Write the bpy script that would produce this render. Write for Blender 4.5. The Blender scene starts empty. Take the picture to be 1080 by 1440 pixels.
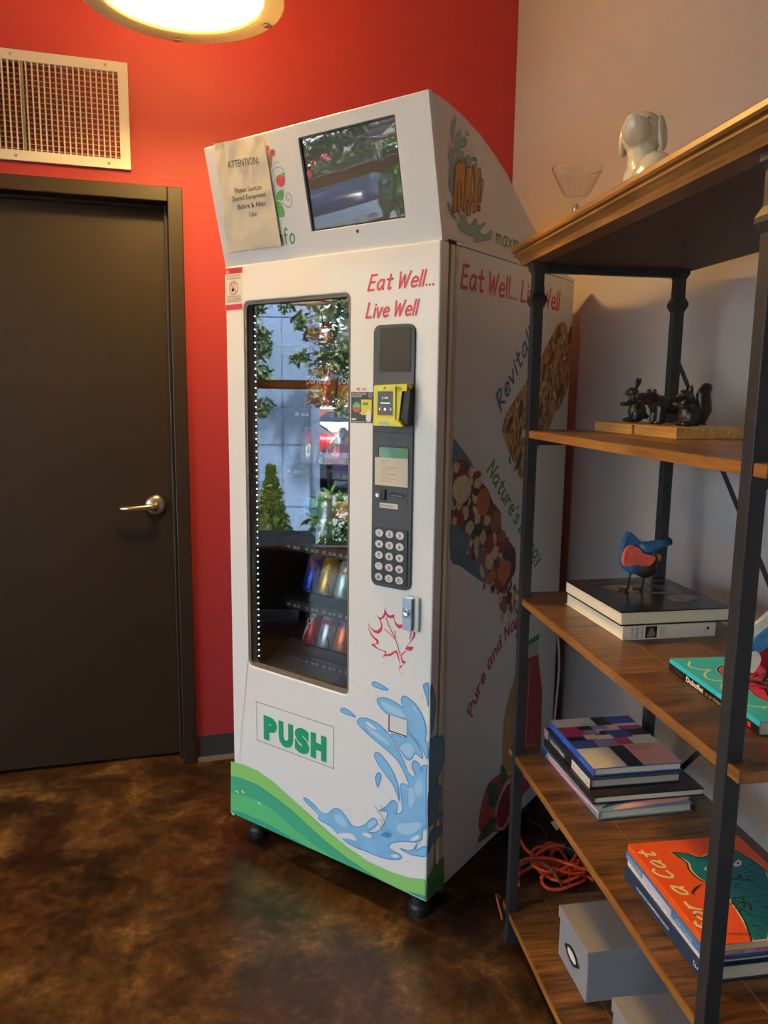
import bpy, math, random
from mathutils import Vector, Matrix, noise
from mathutils.geometry import tessellate_polygon
random.seed(7)
SC = bpy.context.scene
COL = SC.collection
R = math.radians

# ---------------------------------------------------------------- camera
cam_data = bpy.data.cameras.new('camera')
cam_data.sensor_fit = 'VERTICAL'; cam_data.sensor_height = 36.0
cam_data.lens = 1071.78 / 1440 * 36.0
cam_data.clip_start = 0.02; cam_data.clip_end = 300
cam = bpy.data.objects.new('camera', cam_data); COL.objects.link(cam)
PITCH, ROLL = R(8.783), R(0.7448)
fw = Vector((0, math.cos(PITCH), -math.sin(PITCH))); rt = Vector((1, 0, 0)); up = rt.cross(fw)
rt2 = math.cos(ROLL) * rt + math.sin(ROLL) * up
up2 = -math.sin(ROLL) * rt + math.cos(ROLL) * up
cam.matrix_world = Matrix(((rt2.x, up2.x, -fw.x, 0), (rt2.y, up2.y, -fw.y, 0), (rt2.z, up2.z, -fw.z, 1.32), (0, 0, 0, 1)))
SC.camera = cam

# ---------------------------------------------------------------- view, world, sun, lights
SC.view_settings.view_transform = 'Standard'; SC.view_settings.look = 'None'
SC.view_settings.gamma = 1.0; SC.view_settings.use_curve_mapping = False
SC.view_settings.exposure = 0.46
SC.cycles.max_bounces = 10; SC.cycles.diffuse_bounces = 5; SC.cycles.glossy_bounces = 4
SC.cycles.transparent_max_bounces = 16; SC.cycles.transmission_bounces = 6
SC.cycles.sample_clamp_indirect = 6.0
SC.cycles.caustics_reflective = False; SC.cycles.caustics_refractive = False
SKY_STRENGTH, SUN_STRENGTH, LAMP_GLOW = 1.45, 20.0, 165.0
w = bpy.data.worlds.new('world'); SC.world = w; w.use_nodes = True
nt = w.node_tree; bg = nt.nodes['Background']
sky = nt.nodes.new('ShaderNodeTexSky'); sky.sky_type = 'NISHITA'; sky.sun_disc = False
sky.sun_elevation = R(48); sky.sun_rotation = R(75); sky.air_density = 1.0; sky.dust_density = 2.5
tint = nt.nodes.new('ShaderNodeMix'); tint.data_type = 'RGBA'; tint.blend_type = 'MULTIPLY'; tint.inputs[0].default_value = 1.0; tint.inputs[7].default_value = (1.0, 1.0, .97, 1)
nt.links.new(sky.outputs[0], tint.inputs[6]); nt.links.new(tint.outputs[2], bg.inputs[0]); bg.inputs[1].default_value = SKY_STRENGTH

# frames of the place: room corner (x along the red wall, y into it), machine and shelf
ROOM = Matrix.Translation((0.4483, 2.9042, 0)) @ Matrix.Rotation(R(15.5), 4, 'Z')
MACH = Matrix.Translation((-0.43513, 2.1197, 0)) @ Matrix.Rotation(R(-36.0), 4, 'Z')
SHELF = Matrix.Translation((0.31016, 1.69842, 0)) @ Matrix.Rotation(R(8.828), 4, 'Z')

sun_d = bpy.data.lights.new('sun', 'SUN'); sun_d.energy = SUN_STRENGTH; sun_d.angle = R(3); sun_d.color = (1, .96, .9)
sun = bpy.data.objects.new('sun', sun_d); COL.objects.link(sun)
sun.matrix_world = ROOM @ Matrix.Rotation(R(34), 4, 'Y') @ Matrix.Rotation(R(12), 4, 'X')
sun.location = (0, 0, 20)
# sampling portal in the window wall (lets the sky in, adds no light of its own)
WX = -4.9
pd = bpy.data.lights.new('window_portal', 'AREA'); pd.shape = 'RECTANGLE'; pd.size = 5.9; pd.size_y = 2.3
pd.cycles.is_portal = True
po = bpy.data.objects.new('window_portal', pd); COL.objects.link(po)
po.matrix_world = ROOM @ Matrix.Translation((WX - .12, -3.0, 1.2)) @ Matrix.Rotation(R(-90), 4, 'Y') @ Matrix.Rotation(R(90), 4, 'Z')

# ---------------------------------------------------------------- materials
def lin(c):
    return tuple(((v / 255) / 12.92 if v <= 10.3 else (((v / 255) + .055) / 1.055) ** 2.4) for v in c)
_M = {}
def M(name, rgb, rough=.5, metal=0.0, spec=.5, coat=0.0, emit=0.0, noise_amt=0.0, noise_scale=40, bump=0.0, bump_scale=200, alpha=1.0):
    if name in _M: return _M[name]
    m = bpy.data.materials.new(name); m.use_nodes = True; t = m.node_tree; b = t.nodes['Principled BSDF']
    c = lin(rgb)
    b.inputs['Base Color'].default_value = (*c, 1); b.inputs['Roughness'].default_value = rough
    b.inputs['Metallic'].default_value = metal; b.inputs['Specular IOR Level'].default_value = spec
    b.inputs['Coat Weight'].default_value = coat; b.inputs['Coat Roughness'].default_value = .08
    b.inputs['Alpha'].default_value = alpha
    if emit:
        b.inputs['Emission Color'].default_value = (*c, 1); b.inputs['Emission Strength'].default_value = emit
    if noise_amt or bump:
        tc = t.nodes.new('ShaderNodeTexCoord')
    if noise_amt:
        n = t.nodes.new('ShaderNodeTexNoise'); n.inputs['Scale'].default_value = noise_scale; n.inputs['Detail'].default_value = 5
        t.links.new(tc.outputs['Object'], n.inputs['Vector'])
        r = t.nodes.new('ShaderNodeValToRGB'); r.color_ramp.elements[0].position = .3; r.color_ramp.elements[1].position = .7
        r.color_ramp.elements[0].color = (*[v * (1 - noise_amt) for v in c], 1)
        r.color_ramp.elements[1].color = (*[min(1, v * (1 + noise_amt)) for v in c], 1)
        t.links.new(n.outputs[0], r.inputs[0]); t.links.new(r.outputs[0], b.inputs['Base Color'])
    if bump:
        n = t.nodes.new('ShaderNodeTexNoise'); n.inputs['Scale'].default_value = bump_scale; n.inputs['Detail'].default_value = 4
        t.links.new(tc.outputs['Object'], n.inputs['Vector'])
        k = t.nodes.new('ShaderNodeBump'); k.inputs['Strength'].default_value = bump; k.inputs['Distance'].default_value = .002
        t.links.new(n.outputs[0], k.inputs['Height']); t.links.new(k.outputs[0], b.inputs['Normal'])
    _M[name] = m; return m

def ramp_mat(name, build, rough=.5, spec=.5, coat=0.0, rough_from=None, bump=0.0):
    """principled material whose colour comes from build(tree, texcoord) -> colour socket, height socket"""
    if name in _M: return _M[name]
    m = bpy.data.materials.new(name); m.use_nodes = True; t = m.node_tree; b = t.nodes['Principled BSDF']
    b.inputs['Roughness'].default_value = rough; b.inputs['Specular IOR Level'].default_value = spec
    b.inputs['Coat Weight'].default_value = coat; b.inputs['Coat Roughness'].default_value = .12
    tc = t.nodes.new('ShaderNodeTexCoord')
    col, hgt = build(t, tc.outputs['Object'])
    t.links.new(col, b.inputs['Base Color'])
    if bump and hgt:
        k = t.nodes.new('ShaderNodeBump'); k.inputs['Strength'].default_value = bump; k.inputs['Distance'].default_value = .003
        t.links.new(hgt, k.inputs['Height']); t.links.new(k.outputs[0], b.inputs['Normal'])
    _M[name] = m; return m
def tex_noise(t, vec, scale, detail=6, dist=0.0, sc=(1, 1, 1), rough=.55):
    mp = t.nodes.new('ShaderNodeMapping'); mp.inputs['Scale'].default_value = sc
    t.links.new(vec, mp.inputs[0])
    n = t.nodes.new('ShaderNodeTexNoise'); n.inputs['Scale'].default_value = scale; n.inputs['Detail'].default_value = detail
    n.inputs['Distortion'].default_value = dist; n.inputs['Roughness'].default_value = rough
    t.links.new(mp.outputs[0], n.inputs['Vector']); return n.outputs[0]
def tex_ramp(t, fac, stops):
    r = t.nodes.new('ShaderNodeValToRGB'); e = r.color_ramp.elements
    while len(e) < len(stops): e.new(.5)
    for k, (p, c) in zip(e, stops): k.position = p; k.color = (*lin(c), 1)
    t.links.new(fac, r.inputs[0]); return r.outputs[0]
def mix(t, fac, a, b, mode='MIX'):
    n = t.nodes.new('ShaderNodeMix'); n.data_type = 'RGBA'; n.blend_type = mode
    if isinstance(fac, float): n.inputs[0].default_value = fac
    else: t.links.new(fac, n.inputs[0])
    t.links.new(a, n.inputs[6])
    if isinstance(b, tuple): n.inputs[7].default_value = (*lin(b), 1)
    else: t.links.new(b, n.inputs[7])
    return n.outputs[2]

def floor_build(t, v):
    a = tex_noise(t, v, 1.7, 9, .25, rough=.62); c = tex_noise(t, v, 6.5, 10, .35, rough=.72); f = tex_noise(t, v, 42, 9, .2, rough=.75)
    base = tex_ramp(t, a, [(.36, (32, 22, 15)), (.46, (62, 43, 28)), (.55, (96, 69, 42)), (.68, (138, 105, 62))])
    tint = tex_ramp(t, c, [(.37, (13, 9, 7)), (.46, (54, 36, 23)), (.55, (104, 74, 44)), (.65, (164, 125, 76))])
    m1 = mix(t, .58, base, tint)
    red = tex_ramp(t, tex_noise(t, v, 2.3, 5, .4, (1.3, .8, 1)), [(.5, (0, 0, 0)), (.66, (255, 255, 255))])
    m2 = mix(t, red, m1, mix(t, .5, m1, (70, 26, 16)))
    fine = tex_ramp(t, f, [(.34, (90, 90, 90)), (.52, (190, 190, 190)), (.66, (255, 255, 255))])
    m3 = mix(t, .8, m2, fine, 'MULTIPLY')
    scr = tex_ramp(t, tex_noise(t, v, 1.6, 2, .3, (.35, 2.2, 1)), [(.4985, (0, 0, 0)), (.5, (70, 70, 70)), (.5015, (0, 0, 0))])
    return mix(t, scr, m3, (150, 120, 80)), f
FLOOR = ramp_mat('stained_concrete', floor_build, rough=.33, spec=.4, coat=.12, bump=.08)
RED = M('red_wall_paint', (150, 44, 52), .55, spec=.35, bump=.06, bump_scale=350)
GREY = M('grey_wall_paint', (176, 169, 168), .6, spec=.3, bump=.06, bump_scale=350)
OFFW = M('ceiling_paint', (214, 210, 204), .8, spec=.2)
def wood_build(dark, mid, light):
    def f(t, v):
        g = tex_noise(t, v, 22, 7, .6, (1, .16, 1)); h = tex_noise(t, v, 90, 6, .3, (1, .07, 1), .7); k = tex_noise(t, v, 3.2, 4, .3)
        c = tex_ramp(t, g, [(.3, dark), (.5, mid), (.7, light)])
        c = mix(t, .55, c, tex_ramp(t, h, [(.3, (110, 110, 110)), (.6, (255, 255, 255))]), 'MULTIPLY')
        return mix(t, .5, c, tex_ramp(t, k, [(.3, (150, 150, 150)), (.7, (255, 255, 255))]), 'MULTIPLY'), h
    return f
def wood_cross(dark, mid, light):
    def f(t, v):
        g = tex_noise(t, v, 14, 7, .5, (.3, 1.6, 1)); h = tex_noise(t, v, 75, 6, .15, (.10, 1.6, 1), .72); k = tex_noise(t, v, 5, 4, .4)
        c = tex_ramp(t, g, [(.3, dark), (.5, mid), (.72, light)])
        c = mix(t, .85, c, tex_ramp(t, h, [(.36, (70, 64, 58)), (.47, (200, 196, 190)), (.6, (255, 255, 255))]), 'MULTIPLY')
        return mix(t, .5, c, tex_ramp(t, k, [(.3, (150, 150, 150)), (.7, (255, 255, 255))]), 'MULTIPLY'), h
    return f
WOOD = ramp_mat('shelf_walnut_stain', wood_cross((92, 60, 28), (130, 88, 44), (164, 116, 62)), rough=.3, bump=.1)
WOODEDGE = ramp_mat('shelf_edge_wood', wood_build((142, 92, 40), (172, 114, 50), (190, 132, 62)), rough=.38, bump=.06)
BAMBOO = ramp_mat('bamboo', wood_build((204, 146, 76), (226, 170, 94), (238, 190, 116)), rough=.45, bump=.04)
STEEL = M('black_steel', (44, 44, 46), .42, .0, spec=.5, noise_amt=.08, noise_scale=60)
WHITE = M('machine_white', (232, 230, 226), .3, spec=.5, coat=.15, noise_amt=.012, noise_scale=6)
SIDEW = M('machine_side_white', (226, 224, 222), .38, spec=.45, noise_amt=.02, noise_scale=5)
CREAMTRIM = M('machine_corner_trim', (236, 222, 190), .35)
PANEL = M('panel_slate', (58, 66, 74), .5, noise_amt=.04, noise_scale=300, bump=.12, bump_scale=900)
DARK = M('near_black', (18, 19, 22), .5)
LINER = M('machine_liner', (38, 42, 48), .55)
CHROME = M('chrome', (205, 208, 212), .22, 1.0)
SATIN = M('satin_nickel', (196, 188, 172), .3, 1.0)
BROWN = M('door_brown', (40, 31, 23), .42, spec=.45, noise_amt=.03, noise_scale=8, bump=.03, bump_scale=500)
RUBBER = M('rubber_base', (52, 54, 58), .5, spec=.4)
VENTW = M('vent_white', (222, 214, 200), .45)
PAPER = M('paper', (226, 220, 206), .8, spec=.2)
PAGES = M('page_block', (226, 214, 186), .85, spec=.15, noise_amt=.1, noise_scale=500)
INK = M('ink_black', (28, 28, 30), .6)
REDINK = M('print_red', (214, 54, 74), .4)
GREENINK = M('print_green', (86, 150, 66), .4)
BLUEINK = M('print_blue', (58, 104, 158), .4)

def glass_mat(name, tint=(1, 1, 1), refl=1.0, rough=0.0, base=.04):
    if name in _M: return _M[name]
    m = bpy.data.materials.new(name); m.use_nodes = True; t = m.node_tree
    for n in list(t.nodes): t.nodes.remove(n)
    o = t.nodes.new('ShaderNodeOutputMaterial'); tr = t.nodes.new('ShaderNodeBsdfTransparent'); gl = t.nodes.new('ShaderNodeBsdfGlossy')
    tr.inputs[0].default_value = (*tint, 1); gl.inputs['Roughness'].default_value = rough
    lf = t.nodes.new('ShaderNodeLayerWeight'); lf.inputs[0].default_value = .5
    lw = t.nodes.new('ShaderNodeMath'); lw.operation = 'POWER'; lw.inputs[1].default_value = 5; t.links.new(lf.outputs['Facing'], lw.inputs[0])
    mu = t.nodes.new('ShaderNodeMath'); mu.operation = 'MULTIPLY_ADD'; mu.inputs[1].default_value = refl; mu.inputs[2].default_value = base; mu.use_clamp = True
    mx = t.nodes.new('ShaderNodeMixShader')
    t.links.new(lw.outputs[0], mu.inputs[0]); t.links.new(mu.outputs[0], mx.inputs[0])
    t.links.new(tr.outputs[0], mx.inputs[1]); t.links.new(gl.outputs[0], mx.inputs[2]); t.links.new(mx.outputs[0], o.inputs[0])
    _M[name] = m; return m
GLASS = glass_mat('machine_glass', (.95, .97, .98), .9, 0, .10)
WINGLASS = glass_mat('window_glass', (.97, .98, .98), .9, 0, .04)
CLEAR = glass_mat('clear_glass', (.98, .985, .985), .9, .02, .04)
CLEARPLASTIC = glass_mat('clear_plastic', (.9, .94, .96), .9, .08, .06)

# ---------------------------------------------------------------- mesh building
V3 = Vector
class MB:
    def __init__(s): s.v = []; s.f = []; s.m = []; s.s = []; s.mats = []; s.lc = 0
    def lift(s, fn):
        s.lc = (s.lc + 1) % 11; k = s.lc * 1.6e-5
        def g(u, v):
            p = fn(u, v); n = (fn(u + 1e-3, v) - p).cross(fn(u, v + 1e-3) - p); return p + n.normalized() * k
        return g
    def mi(s, mat):
        if mat not in s.mats: s.mats.append(mat)
        return s.mats.index(mat)
    def add(s, vs, fs, mat, smooth=False):
        o = len(s.v); k = s.mi(mat); s.v += [tuple(v) for v in vs]
        for f in fs: s.f.append(tuple(i + o for i in f)); s.m.append(k); s.s.append(smooth)
        return s
    def box(s, a, b, mat, mx=None):
        x0, y0, z0 = a; x1, y1, z1 = b
        vs = [(x0, y0, z0), (x1, y0, z0), (x1, y1, z0), (x0, y1, z0), (x0, y0, z1), (x1, y0, z1), (x1, y1, z1), (x0, y1, z1)]
        if mx is not None: vs = [tuple(mx @ V3(v)) for v in vs]
        return s.add(vs, [(0, 3, 2, 1), (4, 5, 6, 7), (0, 1, 5, 4), (1, 2, 6, 5), (2, 3, 7, 6), (3, 0, 4, 7)], mat)
    def poly(s, fn, pts, mat):
        fn = s.lift(fn); pts = list(pts); tri = tessellate_polygon([[V3((p[0], p[1], 0)) for p in pts]])
        return s.add([fn(*p) for p in pts], [tuple(t) for t in tri], mat)
    def prism(s, fn3, pts, t0, t1, mat):
        """outline pts (u,v) extruded along the third coordinate of fn3(u,v,t)"""
        n = len(pts); tri = [tuple(t) for t in tessellate_polygon([[V3((p[0], p[1], 0)) for p in pts]])]
        vs = [fn3(p[0], p[1], t0) for p in pts] + [fn3(p[0], p[1], t1) for p in pts]
        fs = tri + [tuple(i + n for i in t[::-1]) for t in tri] + [(i, (i + 1) % n, n + (i + 1) % n, n + i) for i in range(n)]
        return s.add(vs, fs, mat)
    def frame(s, fn3, outer, inner, r, t0, t1, mat, k=5):
        """rectangular ring with rounded hole; rects are (u0,v0,u1,v1)"""
        ip = rrect(inner, r, k); u0, v0, u1, v1 = outer
        oc = [(u0, v0), (u1, v0), (u1, v1), (u0, v1)]; op = [oc[i // k] for i in range(4 * k)]; n = 4 * k
        vs = [fn3(*p, t0) for p in op] + [fn3(*p, t0) for p in ip] + [fn3(*p, t1) for p in op] + [fn3(*p, t1) for p in ip]
        fs = []
        for i in range(n):
            j = (i + 1) % n
            if op[i] == op[j]: fs += [(i, n + j, n + i), (2 * n + i, 3 * n + i, 3 * n + j)]
            else: fs += [(i, j, n + j, n + i), (2 * n + i, 3 * n + i, 3 * n + j, 2 * n + j), (i, 2 * n + i, 2 * n + j, j)]
            fs.append((n + i, n + j, 3 * n + j, 3 * n + i))
        return s.add(vs, fs, mat)
    def tube(s, pts, r, mat, seg=8, caps=True, closed=False):
        pts = [V3(p) for p in pts]; n = len(pts); rr = r if isinstance(r, (list, tuple)) else [r] * n
        vs = []; fs = []; prev = None
        for i, p in enumerate(pts):
            a = pts[(i - 1) % n] if (closed or i > 0) else p; b = pts[(i + 1) % n] if (closed or i < n - 1) else p
            d = (b - a).normalized() if (b - a).length > 1e-9 else V3((0, 0, 1))
            if prev is None:
                x = d.cross(V3((0, 0, 1)))
                if x.length < 1e-3: x = d.cross(V3((0, 1, 0)))
            else: x = prev - d * prev.dot(d)
            x.normalize(); prev = x; y = d.cross(x)
            for k in range(seg):
                t = 2 * math.pi * k / seg; vs.append(p + (x * math.cos(t) + y * math.sin(t)) * rr[i])
        for i in range(n if closed else n - 1):
            for k in range(seg):
                a = i * seg + k; b = i * seg + (k + 1) % seg; j = (i + 1) % n
                fs.append((a, b, j * seg + (k + 1) % seg, j * seg + k))
        if caps and not closed: fs += [tuple(range(seg))[::-1], tuple(range((n - 1) * seg, n * seg))]
        return s.add(vs, fs, mat, True)
    def lathe(s, prof, mat, mx=None, seg=24, smooth=True, ends=True):
        vs = []; fs = []; n = len(prof)
        for (r, z) in prof:
            for k in range(seg):
                t = 2 * math.pi * k / seg; v = V3((r * math.cos(t), r * math.sin(t), z)); vs.append(mx @ v if mx is not None else v)
        for i in range(n - 1):
            for k in range(seg):
                fs.append((i * seg + k, i * seg + (k + 1) % seg, (i + 1) * seg + (k + 1) % seg, (i + 1) * seg + k))
        s.add(vs, fs, mat, smooth)
        if not ends: return s
        if prof[0][0] > 1e-5: s.add([vs[k] for k in range(seg)], [tuple(range(seg))[::-1]], mat)
        if prof[-1][0] > 1e-5: s.add([vs[(n - 1) * seg + k] for k in range(seg)], [tuple(range(seg))], mat)
        return s
    def ell(s, c, r, mat, rot=None, seg=16, rings=10):
        vs = []; fs = []; c = V3(c)
        for i in range(rings + 1):
            a = math.pi * i / rings
            for k in range(seg):
                t = 2 * math.pi * k / seg; v = V3((r[0] * math.sin(a) * math.cos(t), r[1] * math.sin(a) * math.sin(t), r[2] * math.cos(a)))
                vs.append(c + (rot @ v if rot is not None else v))
        for i in range(rings):
            for k in range(seg):
                q = (i * seg + k, (i + 1) * seg + k, (i + 1) * seg + (k + 1) % seg, i * seg + (k + 1) % seg); fs.append(q)
        return s.add(vs, fs, mat, True)
    def ribbon(s, fn, pts, wd, mat, closed=False, cap=True):
        fn = s.lift(fn); P = []
        for p in pts:
            q = V3((p[0], p[1]))
            if not P or (q - P[-1]).length > 1e-6: P.append(q)
        n = len(P); h = wd / 2
        if n < 2: return s.disc(fn, P[0].x, P[0].y, h, h, mat, 10)
        A = []; B = []
        for i in range(n):
            d0 = (P[i] - P[i - 1]) if (closed or i > 0) else P[1] - P[0]
            d1 = (P[(i + 1) % n] - P[i]) if (closed or i < n - 1) else P[-1] - P[-2]
            if d0.length < 1e-9: d0 = d1
            if d1.length < 1e-9: d1 = d0
            d0 = d0.normalized(); d1 = d1.normalized()
            t = d0 + d1
            t = d0 if t.length < .2 else t.normalized()
            m = V3((-t.y, t.x)); k = min(1.6, 1 / max(.4, m.dot(V3((-d0.y, d0.x)))))
            A.append(P[i] + m * h * k); B.append(P[i] - m * h * k)
        vs = [fn(*p) for p in A] + [fn(*p) for p in B]
        fs = [(n + i, n + (i + 1) % n, (i + 1) % n, i) for i in range(n if closed else n - 1)]
        s.add(vs, fs, mat)
        if cap and not closed:
            for c, d in ((P[0], (P[0] - P[1]).normalized()), (P[-1], (P[-1] - P[-2]).normalized())):
                a0 = math.atan2(d.y, d.x)
                s.add([fn(c.x + math.cos(a0 + R(t)) * h, c.y + math.sin(a0 + R(t)) * h) for t in (-90, -60, -30, 0, 30, 60, 90)], [tuple(range(7))], mat)
        return s
    def disc(s, fn, cx, cy, rx, ry, mat, seg=20, a=0):
        fn = s.lift(fn); ca, sa = math.cos(a), math.sin(a); P = []
        for k in range(seg):
            t = 2 * math.pi * k / seg; x = rx * math.cos(t); y = ry * math.sin(t); P.append(fn(cx + x * ca - y * sa, cy + x * sa + y * ca))
        return s.add(P, [tuple(range(seg))], mat)
    def text(s, fn, txt, x, y, h, mat, wd=None, shear=0.0, bold=0.0, align='L', ang=0.0):
        vs, fs, bb = text_mesh(txt, shear, bold)
        k = h / .729; kx = k if wd is None else wd / max(1e-6, bb[1] - bb[0]); wtot = (bb[1] - bb[0]) * kx
        ox = {'L': 0, 'C': -wtot / 2, 'R': -wtot}[align]; ca, sa = math.cos(ang), math.sin(ang); P = []
        for (a, b) in vs:
            u = (a - bb[0]) * kx + ox; v = b * k; P.append(fn(x + u * ca - v * sa, y + u * sa + v * ca))
        return s.add(P, fs, mat)
    def hand(s, fn, txt, x, y, h, wd, mat, total=None, slant=.12, ang=0.0, arc=None):
        """hand-lettered strokes; arc=(radius) bends the base line"""
        adv = 0.0; strokes = []
        for ch in txt:
            if ch == ' ': adv += .3; continue
            g = HAND[ch]; mxx = max(p[0] for st in g for p in st)
            for st in g: strokes.append([(adv + p[0] + p[1] * slant, p[1]) for p in smooth_open(st)])
            adv += mxx + .17
        kx = h if total is None else total / adv; ca, sa = math.cos(ang), math.sin(ang)
        for st in strokes:
            P = []
            for (a, b) in st:
                u, v = a * kx, b * h
                if arc: t = u / arc; u, v = math.sin(t) * (arc - v), arc - math.cos(t) * (arc - v)
                P.append((x + u * ca - v * sa, y + u * sa + v * ca))
            s.ribbon(fn, P, wd, mat)
        return s
    def build(s, name, parent=None, bevel=0.0, seg=2, mods=(), mx=None):
        me = bpy.data.meshes.new(name); me.from_pydata(s.v, [], s.f)
        for m in s.mats: me.materials.append(m)
        me.polygons.foreach_set('material_index', s.m); me.polygons.foreach_set('use_smooth', s.s); me.update()
        o = bpy.data.objects.new(name, me); COL.objects.link(o)
        if parent is not None: o.parent = parent
        if mx is not None: o.matrix_world = mx
        if bevel:
            b = o.modifiers.new('bevel', 'BEVEL'); b.width = bevel; b.segments = seg; b.limit_method = 'ANGLE'; b.angle_limit = R(40)
        for kind, kw in mods:
            b = o.modifiers.new(kind.lower(), kind)
            for k, v in kw.items(): setattr(b, k, v)
        return o

def rrect(rc, r, k=5):
    u0, v0, u1, v1 = rc; P = []
    for cx, cy, a0 in ((u0 + r, v0 + r, 180), (u1 - r, v0 + r, 270), (u1 - r, v1 - r, 0), (u0 + r, v1 - r, 90)):
        for i in range(k):
            a = R(a0 + 90 * i / (k - 1)); P.append((cx + r * math.cos(a), cy + r * math.sin(a)))
    return P
def crom(p0, p1, p2, p3, t):
    return tuple(.5 * ((2 * b) + (-a + c) * t + (2 * a - 5 * b + 4 * c - d) * t * t + (-a + 3 * b - 3 * c + d) * t ** 3) for a, b, c, d in zip(p0, p1, p2, p3))
def smooth_closed(P, k=4):
    n = len(P); return [crom(P[i - 1], P[i], P[(i + 1) % n], P[(i + 2) % n], j / k) for i in range(n) for j in range(k)]
def smooth_open(P, k=4):
    n = len(P)
    if n < 3: return list(P)
    return [crom(P[max(i - 1, 0)], P[i], P[i + 1], P[min(i + 2, n - 1)], j / k) for i in range(n - 1) for j in range(k)] + [P[-1]]
_T = {}
def text_mesh(txt, shear=0.0, bold=0.0):
    key = (txt, shear, bold)
    if key not in _T:
        c = bpy.data.curves.new('lettering', 'FONT'); c.body = txt; c.size = 1; c.shear = shear; c.offset = bold; c.resolution_u = 3; c.fill_mode = 'FRONT'
        o = bpy.data.objects.new('lettering', c); COL.objects.link(o); bpy.context.view_layer.update()
        dg = bpy.context.evaluated_depsgraph_get(); me = o.evaluated_get(dg).to_mesh()
        vs = [(v.co.x, v.co.y) for v in me.vertices]; fs = [tuple(p.vertices) for p in me.polygons]
        o.evaluated_get(dg).to_mesh_clear(); bpy.data.objects.remove(o); bpy.data.curves.remove(c)
        _T[key] = (vs, fs, (min(v[0] for v in vs), max(v[0] for v in vs)))
    return _T[key]
HAND = {
 'E': [[(.45, 1), (.08, .98)], [(.08, 1), (0, 0)], [(0, 0), (.42, .02)], [(.04, .52), (.38, .54)]],
 'a': [[(.42, .6), (.2, .62), (.03, .4), (.05, .1), (.2, 0), (.38, .25), (.42, .6)], [(.42, .6), (.41, .12), (.48, 0)]],
 't': [[(.2, .92), (.17, .12), (.25, 0), (.36, .05)], [(0, .62), (.38, .64)]],
 'W': [[(0, 1), (.12, 0)], [(.12, 0), (.34, .8)], [(.34, .8), (.48, 0)], [(.48, 0), (.7, 1)]],
 'e': [[(.04, .32), (.4, .36), (.36, .56), (.2, .62), (.05, .45), (.03, .2), (.16, 0), (.4, .08)]],
 'l': [[(.05, 1), (.03, 0)]], 'i': [[(.05, .62), (.04, 0)], [(.06, .84), (.06, .88)]],
 'v': [[(0, .62), (.16, 0)], [(.16, 0), (.36, .62)]], '.': [[(.05, .03), (.05, .05)]],
 'L': [[(.05, 1), (0, 0)], [(0, 0), (.4, .02)]],
 'R': [[(0, 0), (.05, 1)], [(.05, 1), (.35, .95), (.4, .72), (.06, .5)], [(.06, .5), (.42, 0)]],
 'z': [[(0, .6), (.38, .6)], [(.38, .6), (0, 0)], [(0, 0), (.4, .02)]],
 'N': [[(0, 0), (.05, 1)], [(.05, 1), (.45, 0)], [(.45, 0), (.48, 1)]],
 'u': [[(.02, .62), (.03, .15), (.15, 0), (.36, .2), (.38, .62)], [(.38, .62), (.4, 0)]],
 'r': [[(.02, .62), (.03, 0)], [(.03, .35), (.15, .58), (.32, .58)]], "'": [[(.05, 1), (.02, .8)]],
 's': [[(.36, .55), (.18, .62), (.05, .48), (.3, .28), (.3, .06), (.14, 0), (0, .08)]],
 'n': [[(.02, .62), (.03, 0)], [(.03, .4), (.18, .6), (.34, .5), (.36, 0)]],
 'g': [[(.4, .55), (.2, .62), (.03, .4), (.06, .1), (.22, .02), (.38, .25)], [(.4, .6), (.4, -.2), (.22, -.35), (.03, -.25)]],
 'y': [[(.02, .62), (.18, .05)], [(.4, .62), (.12, -.35)]],
 'P': [[(0, 0), (.04, 1)], [(.04, 1), (.36, .95), (.42, .7), (.3, .5), (.03, .48)]],
 'd': [[(.38, .5), (.2, .62), (.03, .4), (.05, .08), (.2, 0), (.38, .2)], [(.42, 1), (.4, 0)]],
 'm': [[(.02, .62), (.03, 0)], [(.03, .42), (.14, .6), (.26, .5), (.28, 0)], [(.28, .42), (.4, .6), (.52, .5), (.54, 0)]],
 'x': [[(0, .62), (.36, 0)], [(.36, .62), (0, 0)]], 'f': [[(.38, .9), (.25, 1), (.14, .85), (.12, 0)], [(0, .58), (.3, .6)]],
 'o': [[(.2, .62), (.03, .42), (.05, .1), (.22, 0), (.4, .2), (.38, .5), (.2, .62)]],
 'C': [[(.44, .82), (.26, 1), (.05, .75), (.03, .25), (.2, 0), (.46, .14)]],
}
def thing(name, label, cat, mx=None, group=None):
    o = bpy.data.objects.new(name, None); o.empty_display_size = .05; COL.objects.link(o)
    if mx is not None: o.matrix_world = mx
    return tag(o, label, cat, group)
def tag(o, label, cat, group=None, kind=None):
    o['label'] = label; o['category'] = cat
    if group: o['group'] = group
    if kind: o['kind'] = kind
    return o
def struct(o): o['kind'] = 'structure'; return o
def plane(P0, ux, uy):
    P0, ux, uy = V3(P0), V3(ux), V3(uy); return lambda u, v: P0 + ux * u + uy * v
def space(P0, ux, uy, un):
    P0, ux, uy, un = V3(P0), V3(ux), V3(uy), V3(un); return lambda u, v, t: P0 + ux * u + uy * v + un * t
T = Matrix.Translation
def RZ(d): return Matrix.Rotation(R(d), 4, 'Z')
def RX(d): return Matrix.Rotation(R(d), 4, 'X')
def RY(d): return Matrix.Rotation(R(d), 4, 'Y')
D={}
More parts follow.
